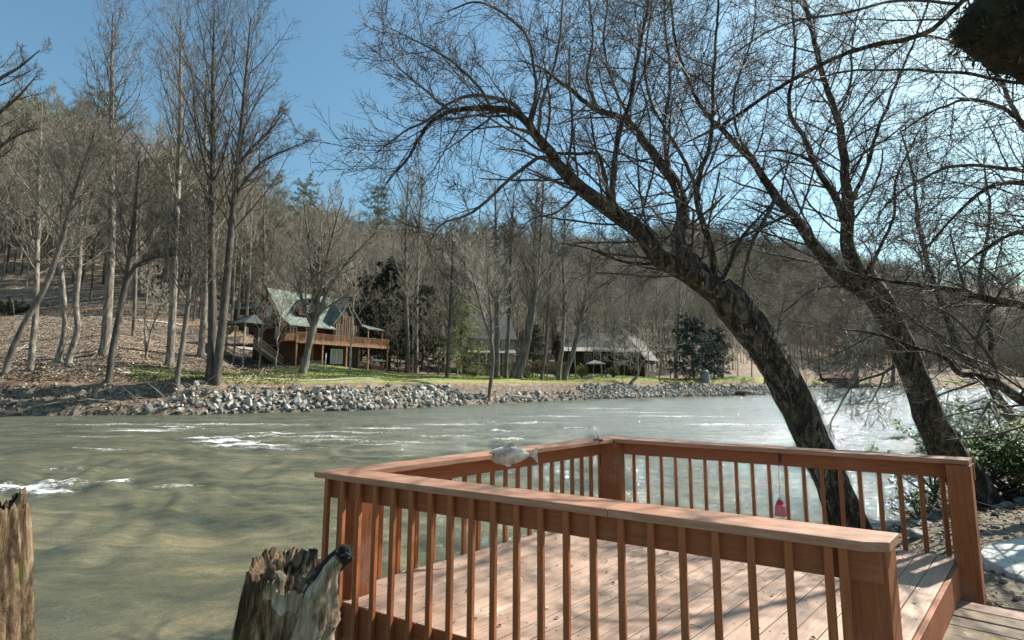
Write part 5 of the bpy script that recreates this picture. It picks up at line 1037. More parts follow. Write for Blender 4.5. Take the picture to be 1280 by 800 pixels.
def rough_tube(P, R, m, amp, seed, flute=0., K=None):
    """fat limb with ridged bark displacement, in world units"""
    v, q = tubes(P[None], R[None], m); K = len(R); v = v.reshape(K, m, 3); c = P[:, None, :]
    for i in range(K):
        for j in range(m):
            d = v[i, j] - P[i]; th = 2 * math.pi * j / m
            nn = mnoise.fractal(Vector((math.cos(th) * 2.2, math.sin(th) * 2.2, i * .12 + seed)), 1, 2, 4); n2 = mnoise.noise(Vector((v[i, j, 0] * 9, v[i, j, 1] * 9, v[i, j, 2] * 5 + seed)))
            n3 = mnoise.noise(Vector((math.cos(th) * 6.5, math.sin(th) * 6.5, i * .10 + seed))); v[i, j] = P[i] + d * (1 + amp * (nn * .5 + n2 * .4 + n3 * .45) + flute * math.cos(5 * th + i * .05))
    return v.reshape(-1, 3), q
def fg_tree(name, base, stems, label, seed, tw=(1., 1., 1.), up=.0, grav=(0, 0, 1), matb='fgbark', matt='fgtwig', cat_='tree', l1=.34, dens=1.0):
    """stems: list of (kind, px list [(x,y,Y)], width px list). first is the trunk."""
    rng = np.random.default_rng(seed); base = np.array(base, float); root = tag(empty(name, base), label, cat_)
    src = []; 
    for k, (kind_, px, w) in enumerate(stems):
        P = np.array([at_y(x, y, Y) for x, y, Y in px]) - base; R = np.array([wi * Y / F / 2 for wi, (_, _, Y) in zip(w, px)]) * (.79 if kind_ == 'trunk' else .82)
        L = np.linalg.norm(np.diff(P, axis=0), axis=1).sum()
        Kk = max(14, int(L / .09)) if kind_ in ('trunk', 'limb') else 22
        P, R = resample(P, R, Kk); P += (np.cumsum(rng.normal(0, .006, P.shape), 0) * (R[:, None] < .08) * (np.arange(Kk) > 3)[:, None])
        m_ = 28 if kind_ == 'trunk' else (16 if R[0] > .06 else 8)
        v, q = rough_tube(P, R, m_, .22 if kind_ == 'trunk' else .14, seed + k * 3.3, .05 if kind_ == 'trunk' else 0)
        link(kind_, mesh_np(kind_, v, q, M[matb] if R[0] > .04 else M[matt], True), root)
        Pr, Rr = resample(P, R, 16); src.append((Pr, Rr, L, kind_))
    A_, AR = [], []
    for Pr, Rr, L, kd in src:
        if kd == 'trunk': continue
        n1 = max(3, int(L * 5.2 * dens)); a, ar = kids(Pr[None], Rr[None], n1, .12, .99, min(l1, 1.7 / L), 54, up, .10, 8, .45, .006, rng, shrink=.25, grav=grav, lmin=.5); A_.append(a); AR.append(ar)
    a = np.concatenate(A_); ar = np.minimum(np.concatenate(AR), .018)
    b, br = kids(a, ar, max(2, int(9 * tw[0])), .10, .98, .50, 42, up * .8, .075, 6, .6, .0042, rng, grav=grav, lmin=.2)
    c, cr = kids(b, br, max(2, int(7 * tw[1])), .12, 1, .50, 42, up * .5, .075, 4, .65, .0029, rng, grav=grav, lmin=.12)
    prt = [(*tubes(a, ar, 5), 0), (*tubes(b, br, 3), 0), (*tubes(c, cr, 3), 0)]
    if tw[2]:
        sel_ = c[rng.random(len(c)) < .6]; bc = along(sel_, int(len(c) * 1.2 * tw[2]), rng, .002); v, q = leaves(bc, .022, .012, rng); prt.append((v, q, 1))
    Vv, q, mi = join(prt); link('crown', mesh_np('crown', Vv, q, [M[matt], M['bud']], True, mi), root)
    return root
M['bud'] = mott('buds', [(.16, .10, .06), (.30, .20, .12)], 8, bst=0)
T1 = [
 ('trunk', [(1085, 715, 8.2), (1062, 655, 8.0), (1040, 600, 8.0), (1015, 548, 8.0), (990, 495, 8.0), (965, 447, 8.0), (938, 410, 8.0), (912, 378, 8.0), (896, 360, 8.0)], [66, 52, 46, 46, 50, 50, 52, 54, 44]),
 ('limb', [(920, 390, 8.0), (895, 366, 7.95), (860, 340, 7.8), (822, 320, 7.6), (803, 292, 7.5), (770, 267, 7.4), (728, 236, 7.2), (706, 215, 7.1), (689, 196, 7.0), (672, 172, 6.9), (655, 150, 6.8), (635, 141, 6.7), (617, 140, 6.6), (590, 140, 6.5), (569, 143, 6.4), (545, 156, 6.3), (525, 180, 6.2), (512, 203, 6.2), (495, 225, 6.1), (484, 240, 6.1)], [34, 36, 34, 28, 26, 27, 22, 20, 17, 14, 12, 11, 10, 8, 7, 6, 5, 4, 3, 2]),
 ('limb', [(925, 396, 8.05), (898, 362, 8.2), (868, 330, 8.4), (850, 305, 8.5), (854, 268, 8.6), (846, 232, 8.7), (824, 202, 8.9), (806, 175, 9.0), (790, 154, 9.1), (768, 142, 9.2), (745, 135, 9.3), (722, 120, 9.4), (705, 108, 9.5), (680, 90, 9.6), (650, 78, 9.7)], [34, 32, 28, 26, 21, 18, 15, 13, 12, 10, 8, 7, 6, 4, 2]),
 ('limb', [(893, 352, 8.1), (890, 315, 8.0), (880, 275, 7.9), (872, 245, 7.8), (875, 215, 7.7), (885, 185, 7.6), (890, 140, 7.4), (892, 80, 7.2), (898, 20, 7.0), (905, -60, 6.8)], [11, 11, 10, 9, 8, 7, 6, 5, 4, 3]),
 ('limb', [(874, 250, 7.8), (862, 215, 8.0), (831, 161, 8.2), (812, 124, 8.3), (805, 75, 8.4), (812, 20, 8.5), (818, -60, 8.6)], [7, 6, 5, 5, 4, 3, 3]),
 ('limb', [(766, 262, 7.4), (758, 232, 7.3), (751, 208, 7.25), (748, 196, 7.2), (720, 193, 7.1), (690, 192, 7.0)], [9, 7, 6, 5, 5, 4]),
 ('limb', [(766, 262, 7.4), (768, 215, 7.5), (780, 158, 7.6), (792, 124, 7.7), (801, 75, 7.8), (812, 20, 7.9), (820, -50, 8.0)], [10, 9, 8, 7, 6, 5, 4]),
 ('limb', [(690, 197, 7.0), (677, 196, 6.9), (651, 210, 6.8), (617, 240, 6.7), (584, 266, 6.6), (554, 276, 6.6), (542, 292, 6.5), (536, 312, 6.5)], [7, 6, 6, 5, 4, 3, 2, 1.5]),
 ('limb', [(655, 150, 6.8), (640, 128, 7.0), (615, 121, 7.1), (591, 120, 7.2), (561, 131, 7.3), (535, 150, 7.3), (505, 165, 7.4), (470, 190, 7.4)], [8, 7, 6, 5, 4, 4, 3, 1.5]),
 ('limb', [(660, 158, 6.8), (668, 120, 6.9), (666, 88, 7.0), (655, 42, 7.1), (630, 18, 7.2), (590, 5, 7.3), (560, 18, 7.3)], [7, 6, 5, 5, 4, 3, 2]),
 ('limb', [(672, 172, 6.9), (678, 130, 6.6), (690, 90, 6.4), (700, 40, 6.2), (705, -30, 6.0)], [6, 5, 4, 4, 3]),
 ('limb', [(617, 140, 6.6), (600, 110, 6.4), (570, 80, 6.2), (540, 60, 6.1), (505, 40, 6.0), (480, 30, 6.0)], [6, 5, 4, 3, 2, 1]),
 ('limb', [(569, 142, 6.4), (540, 120, 6.6), (510, 95, 6.7), (485, 70, 6.8), (470, 45, 6.8)], [5, 4, 3, 2, 1]),
 ('limb', [(860, 345, 7.8), (835, 330, 7.7), (800, 328, 7.5), (770, 322, 7.4), (740, 310, 7.3), (700, 300, 7.2)], [8, 6, 5, 4, 3, 1.5]),
 ('limb', [(896, 362, 8.1), (912, 330, 8.3), (925, 300, 8.5), (948, 272, 8.6), (968, 250, 8.7)], [8, 6, 5, 4, 2]),
 ('limb', [(838, 222, 8.8), (830, 160, 8.9), (838, 100, 9.0), (830, 40, 9.1), (826, -40, 9.2)], [7, 6, 5, 4, 3]),
 ('limb', [(745, 135, 9.3), (735, 100, 9.3), (742, 50, 9.3), (735, -20, 9.3)], [6, 5, 4, 3]),
 ('limb', [(790, 154, 9.1), (770, 110, 9.3), (755, 60, 9.4), (760, -20, 9.5)], [6, 5, 4, 3]),
 ('limb', [(728, 236, 7.2), (700, 262, 7.3), (665, 272, 7.4), (640, 300, 7.4)], [5, 3.5, 2.5, 1]),
]
b1 = at_y(1068, 672, 8.0)
b1[2] = tz(b1[0], b1[1]) - .1
fg_tree('leaning_river_tree', b1, T1, 'large dark tree just beyond the deck corner leaning left over the river', 71, tw=(1, 1, .5), up=.03, dens=1.15)
T2 = [
 ('trunk', [(1235, 660, 9.0), (1210, 602, 9.0), (1182, 560, 9.0), (1163, 525, 9.0), (1151, 490, 9.0), (1136, 450, 9.0), (1118, 410, 9.0), (1098, 372, 9.0), (1078, 345, 9.0)], [70, 52, 44, 41, 36, 34, 34, 36, 38]),
 ('limb', [(1100, 375, 9.0), (1076, 345, 9.0), (1060, 310, 9.1), (1060, 260, 9.2), (1055, 210, 9.3), (1045, 150, 9.4), (1025, 90, 9.6), (1007, 25, 9.8), (990, -50, 10)], [26, 24, 20, 16, 13, 10, 8, 7, 5]),
 ('limb', [(1095, 372, 9.0), (1052, 346, 8.9), (1022, 312, 8.8), (990, 266, 8.7), (970, 241, 8.6), (945, 200, 8.5), (912, 166, 8.4), (880, 135, 8.3), (858, 90, 8.2), (845, 30, 8.2), (840, -40, 8.2)], [26, 22, 17, 14, 13, 10, 8, 6, 5, 4, 3]),
 ('limb', [(972, 242, 8.6), (962, 262, 8.5), (946, 295, 8.4), (935, 326, 8.4), (930, 362, 8.3)], [7, 6, 5, 4, 2]),
 ('limb', [(1058, 282, 9.1), (1040, 240, 9.0), (1022, 212, 8.9), (1010, 182, 8.8), (985, 135, 8.7), (990, 80, 8.6), (985, 0, 8.5)], [12, 10, 8, 7, 6, 5, 3]),
 ('limb', [(1020, 205, 8.9), (995, 192, 8.8), (968, 188, 8.7), (940, 192, 8.6)], [5, 4, 4, 1.5]),
 ('limb', [(990, 266, 8.7), (960, 280, 8.8), (920, 298, 8.9), (885, 318, 9), (860, 330, 9)], [6, 4, 3, 2, 1]),
 ('limb', [(1117, 458, 9.0), (1102, 467, 8.8), (1077, 478, 8.6), (1063, 486, 8.5), (1049, 508, 8.4), (1035, 530, 8.3)], [5, 4, 3.5, 3, 2, 1]),
 ('limb', [(1105, 466, 8.8), (1100, 480, 8.7), (1092, 495, 8.6), (1084, 512, 8.6)], [3, 2.5, 2, 1]),
 ('limb', [(1060, 262, 9.2), (1080, 220, 9.0), (1095, 170, 8.8), (1120, 110, 8.6), (1150, 40, 8.4), (1170, -20, 8.2)], [8, 6, 5, 4, 3, 2]),
 ('limb', [(1045, 152, 9.4), (1060, 110, 9.4), (1065, 50, 9.4), (1080, -20, 9.4)], [5, 4, 3, 2]),
 ('limb', [(945, 200, 8.5), (925, 175, 8.2), (920, 120, 8.0), (940, 60, 7.8), (950, -20, 7.6)], [5, 4, 4, 3, 2]),
 ('limb', [(1078, 350, 9.0), (1100, 310, 8.7), (1118, 270, 8.4), (1125, 220, 8.2), (1150, 170, 8.0)], [7, 5, 4, 3, 2]),
]
b2 = at_y(1215, 612, 9.0); b2[2] = tz(b2[0], b2[1]) - .1
fg_tree('river_bank_tree', b2, T2, 'dark forked tree with a flared foot rooted beside the green bush', 72, tw=(1, 1, .5), up=.03, dens=1.05)
T3 = [
 ('trunk', [(1480, 560, 8.0), (1440, 480, 7.8), (1390, 420, 7.6), (1340, 395, 7.4)], [50, 42, 34, 24]),
 ('limb', [(1345, 398, 7.4), (1280, 381, 7.4), (1240, 372, 7.4), (1180, 357, 7.4), (1130, 350, 7.4), (1095, 345, 7.4), (1060, 330, 7.4)], [16, 13, 12, 9, 6, 4, 2]),
 ('limb', [(1440, 480, 7.8), (1340, 520, 7.6), (1280, 498, 7.5), (1250, 477, 7.5), (1217, 464, 7.5), (1202, 463, 7.5), (1180, 442, 7.5), (1130, 425, 7.5), (1090, 412, 7.4), (1050, 405, 7.3)], [26, 20, 15, 13, 11, 9, 6, 5, 4, 2]),
 ('limb', [(1248, 476, 7.5), (1240, 450, 7.4), (1215, 420, 7.3), (1190, 395, 7.2), (1160, 380, 7.1)], [6, 5, 4, 3, 2]),
 ('limb', [(1390, 420, 7.6), (1340, 300, 7.0), (1280, 232, 6.8), (1230, 240, 6.6), (1190, 270, 6.5), (1160, 300, 6.4), (1140, 320, 6.4)], [20, 12, 7, 6, 4, 3, 2]),
 ('limb', [(1370, 360, 7.3), (1310, 220, 6.6), (1280, 160, 6.4), (1220, 130, 6.3), (1170, 140, 6.2), (1120, 170, 6.2)], [14, 9, 6, 5, 4, 2]),
 ('limb', [(1360, 330, 7.1), (1320, 280, 7.4), (1270, 290, 7.7), (1220, 320, 7.9), (1190, 340, 8.0)], [10, 8, 6, 4, 2]),
 ('limb', [(1310, 220, 6.6), (1260, 210, 6.8), (1200, 205, 7.0), (1150, 225, 7.1), (1110, 250, 7.2), (1090, 275, 7.2)], [8, 6, 5, 4, 3, 1]),
 ('limb', [(1280, 160, 6.4), (1240, 90, 6.2), (1200, 60, 6.1), (1140, 50, 6), (1090, 65, 6)], [7, 5, 4, 3, 2]),
]
b3 = at_y(1490, 600, 8.0); b3[2] = tz(b3[0], b3[1]) - .1
fg_tree('overhanging_tree', b3, T3, 'tree past the right edge whose long drooping branches sweep into the picture', 73, tw=(1, 1, .4), up=-.03, dens=1.05, l1=.55)
T4 = [
 ('trunk', [(1290, 560, 12.5), (1262, 520, 12.5), (1237, 482, 12.5), (1215, 452, 12.6), (1197, 438, 12.7), (1165, 418, 12.8), (1130, 395, 12.9)], [16, 14, 13, 12, 11, 9, 6]),
 ('limb', [(1197, 438, 12.7), (1185, 400, 12.8), (1165, 350, 13), (1150, 290, 13.2), (1145, 230, 13.4), (1130, 160, 13.6)], [9, 8, 7, 6, 4, 2]),
 ('limb', [(1130, 395, 12.9), (1100, 375, 12.9), (1060, 360, 12.9), (1010, 365, 12.9), (975, 390, 12.9)], [7, 5, 4, 3, 1.5]),
 ('limb', [(1237, 482, 12.5), (1240, 420, 12.6), (1225, 350, 12.8), (1235, 280, 13), (1228, 200, 13.2)], [8, 7, 6, 4, 2]),
 ('limb', [(1165, 418, 12.8), (1130, 410, 12.6), (1090, 420, 12.5), (1050, 440, 12.4), (1020, 450, 12.4)], [5, 4, 3, 2, 1]),
]
b4 = at_y(1292, 562, 12.5); b4[2] = tz(b4[0], b4[1]) - .1
fg_tree('grey_bank_tree', b4, T4, 'grey tree leaning left behind the green bush at the right edge', 74, tw=(1, 1, .4), up=.03, dens=1.5, matt='bark_mid')
# near mossy trunk at the upper right corner, with two long branches
M['moss'] = mott('mossy_bark', [(.006, .007, .004), (.018, .020, .010), (.05, .05, .02)], 16, bst=1, bd=.04, detail=9)
def mossy():
    px = [(1600, 700, 2.7), (1560, 420, 2.6), (1480, 180, 2.45), (1390, 50, 2.3), (1310, 18, 2.2), (1262, 25, 2.18), (1232, 32, 2.17), (1212, 37, 2.16)]; wd = [190, 180, 175, 170, 150, 115, 76, 38]
    rng = np.random.default_rng(81); b = at_y(1600, 700, 2.7); zz = tz(b[0], b[1]); base = np.array([b[0], b[1], zz])
    P = np.array([at_y(x, y, Y) for x, y, Y in px]) - base; P = np.vstack([[P[0, 0] + .1, P[0, 1], -.2], P]); R = np.array([w * Y / F / 2 for w, (_, _, Y) in zip(wd, px)]); R = np.concatenate([[R[0] * 1.2], R])
    P, R = resample(P, R, 60); root = tag(empty('broken_mossy_tree', base), 'thick dark moss covered broken trunk close by in the upper right corner', 'tree trunk')
    v, q = rough_tube(P, R, 40, .25, 4.4, .04); n = len(v); m_ = 40
    v = np.vstack([v, v[-m_:].mean(0) + (P[-1] - P[-2]) * .8]); c = n
    tri = np.array([[n - m_ + j, n - m_ + (j + 1) % m_, c, c] for j in range(m_)])
    me = bpy.data.meshes.new('trunk'); me.from_pydata(v.tolist(), [], [tuple(f) for f in q.tolist()] + [(n - m_ + j, n - m_ + (j + 1) % m_, c) for j in range(m_)]); me.materials.append(M['moss']); me.polygons.foreach_set('use_smooth', [True] * len(me.polygons)); link('trunk', me, root)
    # moss tufts
    k = rng.integers(0, n, 15000); C = v[k] + rng.normal(0, .010, (15000, 3)); vv, qq = leaves(C, .045, .009, rng, .5)
    link('moss', mesh_np('moss', vv, qq, mott('moss_tufts', [(.012, .014, .006), (.04, .042, .015), (.10, .10, .03)], 9, bst=0)), root)
mossy()
T6 = [
 ('trunk', [(1640, 640, 3.6), (1600, 300, 3.6), (1540, 100, 3.7), (1480, -60, 3.9)], [120, 100, 80, 50]),
 ('limb', [(1540, 100, 3.7), (1400, -80, 4.0), (1270, -40, 4.3), (1200, 5, 4.6), (1160, 40, 4.8), (1085, 60, 5.0), (1025, 85, 5.2), (965, 120, 5.4), (900, 165, 5.6), (855, 186, 5.7)], [30, 16, 10, 8, 8, 7, 6.5, 6, 5, 2]),
 ('limb', [(1540, 100, 3.7), (1400, 90, 4.2), (1280, 102, 4.6), (1210, 90, 4.9), (1125, 87, 5.1), (1040, 95, 5.3), (990, 115, 5.4)], [20, 10, 5, 5, 4, 3, 1.5]),
 ('limb', [(1200, 5, 4.6), (1130, 0, 4.8), (1060, 15, 5.0), (990, 30, 5.2), (930, 60, 5.3), (890, 100, 5.4)], [5, 4, 4, 3, 3, 1]),
]
b6 = at_y(1640, 660, 3.6); b6[2] = tz(b6[0], b6[1]) - .1
fg_tree('near_branching_tree', b6, T6, 'unseen tree on the right whose straight dark branches cross the top of the picture', 76, tw=(.7, .9, .5), up=.0, dens=.7)

# ================================================================== NEAR BANK: bush, rocks, slab, boardwalk, snags, litter
M['rhodo'] = mott('rhododendron_leaf', [(.035, .075, .015), (.10, .18, .03), (.22, .32, .06)], 5, bst=0, rough=.6, spec=.15)
def rhodo():
    rng = np.random.default_rng(91); b = at_y(1262, 600, 9.6); zz = tz(b[0], b[1]); root = tag(empty('rhododendron_bush', (b[0], b[1], zz)), 'leafy green rhododendron bush at the right edge beside the river', 'bush')
    A_ = []; AR = []
    for (dx, dy, n_, h) in ((0, 0, 20, 1.75), (.7, .1, 20, 1.7), (-.6, -.2, 14, 1.3), (1.6, .2, 14, 1.9), (.2, .9, 12, 1.7), (-1.2, .3, 8, 1.0), (.1, -.5, 12, 1.2)):
        P0 = np.array([[(dx, dy, -.2), (dx, dy, .0), (dx, dy, .1)]]); a, ar = kids(P0, np.full((1, 3), .03), n_, .1, 1, h / .3, 50, .05, .14, 8, .8, .008, rng, shrink=0, lmin=h * .8); A_.append(a); AR.append(ar)
    a = np.concatenate(A_); ar = np.concatenate(AR); c, cr = kids(a, ar, 7, .3, 1, .38, 45, .08, .12, 5, .6, .004, rng, lmin=.2)
    link('stems', mesh_np('stems', *join([(*tubes(a, ar, 6), 0), (*tubes(c, cr, 4), 0)])[:2], M['fgtwig'], True), root)
    # leaf whorls at twig tips: folded leaves of two quads
    tips = np.concatenate([c[:, -1], c[:, -2], c[:, -3], a[:, -1], a[:, -2]]); Vs = []; Q = []; k = 0
    for t in tips:
        if rng.random() < .15: continue
        n_ = rng.integers(5, 9); ph0 = rng.uniform(0, 6.28)
        for j in range(n_):
            ph = ph0 + j * 2.4; d = np.array([math.cos(ph), math.sin(ph), rng.normal(.05, .3)]); d /= np.linalg.norm(d); s_ = np.cross(d, [0, 0, 1]); s_ /= np.linalg.norm(s_) + 1e-6; up_ = np.cross(s_, d); L = rng.uniform(.08, .14); W = L * .22
            o = t + rng.normal(0, .01, 3); tipd = o + d * L - up_ * L * .15
            Vs += [o, o + d * L * .45 + s_ * W + up_ * W * .3, o + d * L * .5, o + d * L * .45 - s_ * W + up_ * W * .3, tipd]; Q += [(k, k + 1, k + 4, k + 2), (k, k + 2, k + 4, k + 3)]; k += 5
    link('foliage', mesh_np('foliage', np.array(Vs), np.array(Q), M['rhodo'], True), root)
rhodo()
def leafspray():
    rng = np.random.default_rng(93); b = at_y(1150, 640, 9.3); zz = tz(b[0], b[1]); root = tag(empty('low_evergreen_shrub', (b[0], b[1], zz)), 'small leafy shrub at the waterline seen through the last balusters of the far rail', 'shrub')
    P0 = np.array([[(0, 0, -.1), (0, 0, .0), (0, 0, .06)]]); a, ar = kids(P0, np.full((1, 3), .02), 9, .1, 1, .6 / .16, 45, .03, .14, 7, .8, .006, rng, shrink=0, lmin=.5); c, cr = kids(a, ar, 5, .3, 1, .4, 45, .05, .1, 4, .6, .003, rng)
    link('stems', mesh_np('stems', *join([(*tubes(a, ar, 5), 0), (*tubes(c, cr, 3), 0)])[:2], M['fgtwig'], True), root); link('foliage', mesh_np('foliage', *leaves(along(c, 420, rng, .02), .075, .03, rng), M['rhodo']), root)
leafspray()
# rocks on the shore
rs = np.random.default_rng(95)
RS = [rock_mesh(600 + i, M['rock_shore'], 1, rs.uniform(.6, .9), rs.uniform(.3, .5), 'shore_rock', 14, True) for i in range(6)]
named = [(1212, 628, .55, 'dark flat rock at the foot of the flared tree beside the deck post'), (1130, 658, .32, 'grey rock seen between the last two balusters'), (1148, 667, .36, 'pale flat rock just beyond the last balusters of the deck'), (1112, 664, .30, 'pale rock behind the end of the near handrail'), (1098, 652, .34, 'dark wet rock beside the leaning tree foot'), (1268, 615, .42, 'grey rock at the right edge under the green bush'), (1240, 622, .3, 'small angular rock between the tree foot and the right edge'), (1196, 640, .3, 'grey rock just left of the tall deck end post')]
for k, (x, y, s_, lab) in enumerate(named):
    z = .7
    for _ in range(6): p = at_z(x, y, z); z = tz(p[0], p[1]) + .03
    o = link('shore_rock', RS[k % 6], None, (p[0], p[1], z)); o.scale = (s_ * 1.3,) * 3; o.rotation_euler = (rs.normal(0, .15), rs.normal(0, .15), rs.uniform(0, 6.28)); tag(o, lab, 'rock')
def near_pts(n, rng, dmin, dmax, xmax=14):
    out = []
    while len(out) < n:
        x = rng.uniform(2, xmax); y = rng.uniform(2.2, 16)
        if x / y > 1.2 or x / y < .35: continue
        d = float(seg_dist(np.array([[x, y]]), NEAR)[0] * -polar_side(np.array([[x, y]]), NEAR)[0])
        if dmin < d < dmax: out.append((x, y))
    return np.array(out)
sp = near_pts(90, rs, -.25, 2.0)
for k, (x, y) in enumerate(sp):
    s_ = rs.choice([.12, .18, .25, .34], p=[.35, .35, .2, .1]) * rs.uniform(.8, 1.3); o = link('shore_stone', RS[k % 6], None, (x, y, tz(x, y) + s_ * .05)); o.scale = (s_,) * 3; o.rotation_euler = (rs.normal(0, .2), rs.normal(0, .2), rs.uniform(0, 6.28)); tag(o, 'rough grey brown stone on the near shore beside the deck', 'stone', 'stones along the near shore')
PEB = {}
pk = near_pts(1400, rs, -.1, 6); PB2 = []
prt = []
vs_, qs_ = [], []
for (x, y) in pk:
    s_ = rs.uniform(.015, .05); a0 = rs.uniform(0, 6.28); z = tz(x, y); vs_.append([(x + math.cos(a0 + j * 1.57) * s_ * rs.uniform(.6, 1), y + math.sin(a0 + j * 1.57) * s_ * rs.uniform(.6, 1), z + .002) for j in range(4)] + [(x + math.cos(a0 + j * 1.57) * s_ * .5, y + math.sin(a0 + j * 1.57) * s_ * .5, z + s_ * .7) for j in range(4)])
vs_ = np.array(vs_).reshape(-1, 3); b0 = np.arange(len(pk))[:, None, None] * 8; qf = np.array([[4, 5, 6, 7], [0, 1, 5, 4], [1, 2, 6, 5], [2, 3, 7, 6], [3, 0, 4, 7]])[None]
tag(link('pebbles', mesh_np('pebbles', vs_, (qf + b0).reshape(-1, 4), M['rock_shore'])), 'scattered pebbles on the bare ground of the near bank', 'pebbles', kind='stuff')
lp_ = near_pts(5200, rs, .1, 7); zz = terrain(lp_[:, 0], lp_[:, 1]); d = rs.normal(0, 1, (len(lp_), 3)) * [1, 1, .25]; d = norm(d); s2 = norm(np.cross(d, rs.normal(0, .25, (len(lp_), 3)) + [0, 0, 1])); C = np.stack([lp_[:, 0], lp_[:, 1], zz + .015], 1); L = rs.uniform(.03, .075, len(lp_))[:, None]
vv = np.stack([C, C + d * L * .5 + s2 * L * .33 + [0, 0, .012], C + d * L, C + d * L * .5 - s2 * L * .33 + [0, 0, .006]], 1).reshape(-1, 3)
tag(link('leaf_litter', mesh_np('leaf_litter', vv, np.arange(len(vv)).reshape(-1, 4), mott('dead_leaves', [(.10, .06, .035), (.26, .18, .11), (.44, .35, .25)], 2.0, bst=0, island=.4))), 'dry brown fallen leaves scattered over the near bank', 'leaf litter', kind='stuff')
def nb(n, rng):
    q_ = near_pts(n, rng, -.2, 5); return np.stack([q_[:, 0], q_[:, 1], terrain(q_[:, 0], q_[:, 1]) + .01], 1)
sticks('fallen_twigs', 320, nb, .15, .9, .008, M['fgtwig'], 'fallen twigs and thin roots lying on the near bank', 'twigs', 97, .03, .15)
# big roots of the right tree running over the bank
for k, (pp, w_, lab) in enumerate((([(1190, 600, 8.9), (1222, 628, 8.6), (1250, 640, 8.3), (1290, 648, 8.0)], [9, 6, 5, 3], 0), ([(1200, 590, 9.1), (1240, 606, 9.2), (1275, 612, 9.1), (1320, 618, 9.0)], [9, 6, 5, 3], 0))):
    P = np.array([at_y(*q_) for q_ in pp]); P[:, 2] = [tz(a_, b_) + .04 for a_, b_, _ in P]; R = np.array([w * q_[2] / F / 2 for w, q_ in zip(w_, pp)]); P, R = resample(P, R, 24); P[:, 2] = terrain(P[:, 0], P[:, 1]) + .03
    v, q = rough_tube(P, R, 10, .2, k); rt = next(o for o in bpy.data.objects if o.name.startswith('river_bank_tree')); link('root', mesh_np('root', v - np.array(rt.location), q, M['fgbark'], True), rt)
# grass tufts
gp = near_pts(900, rs, .6, 6); gp = gp[gnoise(gp[:, 0], gp[:, 1], 1.6, 50) > .25]; vs_ = []
for x, y in gp:
    z = tz(x, y)
    for j in range(7):
        a0 = rs.uniform(0, 6.28); h_ = rs.uniform(.03, .08); w_ = .003; xx = x + rs.normal(0, .02); yy = y + rs.normal(0, .02)
        vs_.append([(xx - w_, yy, z), (xx + w_, yy, z), (xx + math.cos(a0) * h_ * .5 + w_ * .3, yy + math.sin(a0) * h_ * .5, z + h_), (xx + math.cos(a0) * h_ * .5 - w_ * .3, yy + math.sin(a0) * h_ * .5, z + h_)])
vs_ = np.array(vs_).reshape(-1, 3); tag(link('grass_tufts', mesh_np('grass_tufts', vs_, np.arange(len(vs_)).reshape(-1, 4), M['lightgreen'])), 'sparse short green grass tufts on the near bank', 'grass', kind='stuff')
# flagstone
def slab():
    zt = 1.10; px = [(1222, 692), (1232, 684), (1252, 677), (1275, 672), (1310, 668), (1370, 672), (1400, 700), (1380, 735), (1330, 745), (1285, 727), (1262, 716), (1240, 705)]
    c = at_z(1300, 700, zt); P = [at_z(x, y, zt) for x, y in px]; c[2] = zt
    bm = bmesh.new(); ring = []
    rr = random.Random(3); out = []
    for i in range(len(P)):
        a, b = P[i], P[(i + 1) % len(P)]
        for t in np.linspace(0, 1, 6)[:-1]: q_ = a * (1 - t) + b * t; out.append(q_ + np.array([rr.gauss(0, .012), rr.gauss(0, .012), 0]))
    top = [bm.verts.new((q_[0] - c[0], q_[1] - c[1], 0)) for q_ in out]; bot = [bm.verts.new(((q_[0] - c[0]) * 1.02, (q_[1] - c[1]) * 1.02, -.14)) for q_ in out]; n = len(out)
    mids = []
    for f in (.75, .5, .25): mids.append([bm.verts.new((v.co.x * f, v.co.y * f, 0)) for v in top])
    cc = bm.verts.new((0, 0, 0)); rings = [bot, top] + mids
    for a, b in zip(rings, rings[1:]):
        for i in range(n): bm.faces.new((a[i], a[(i + 1) % n], b[(i + 1) % n], b[i]))
    for i in range(n): bm.faces.new((mids[-1][i], mids[-1][(i + 1) % n], cc))
    bmesh.ops.subdivide_edges(bm, edges=bm.edges[:], cuts=1, use_grid_fill=True)
    for v in bm.verts: v.co.z += .018 * mnoise.fractal(Vector((v.co.x * 3, v.co.y * 3, 0)), 1, 2, 4)
    me = bpy.data.meshes.new('flagstone'); bm.to_mesh(me); bm.free(); me.materials.append(slabmat()); me.polygons.foreach_set('use_smooth', [True] * len(me.polygons)); o = link('flagstone', me, None, (c[0], c[1], zt + .012)); tag(o, 'large pale cracked flat stone slab on the bare ground right of the deck', 'flagstone')
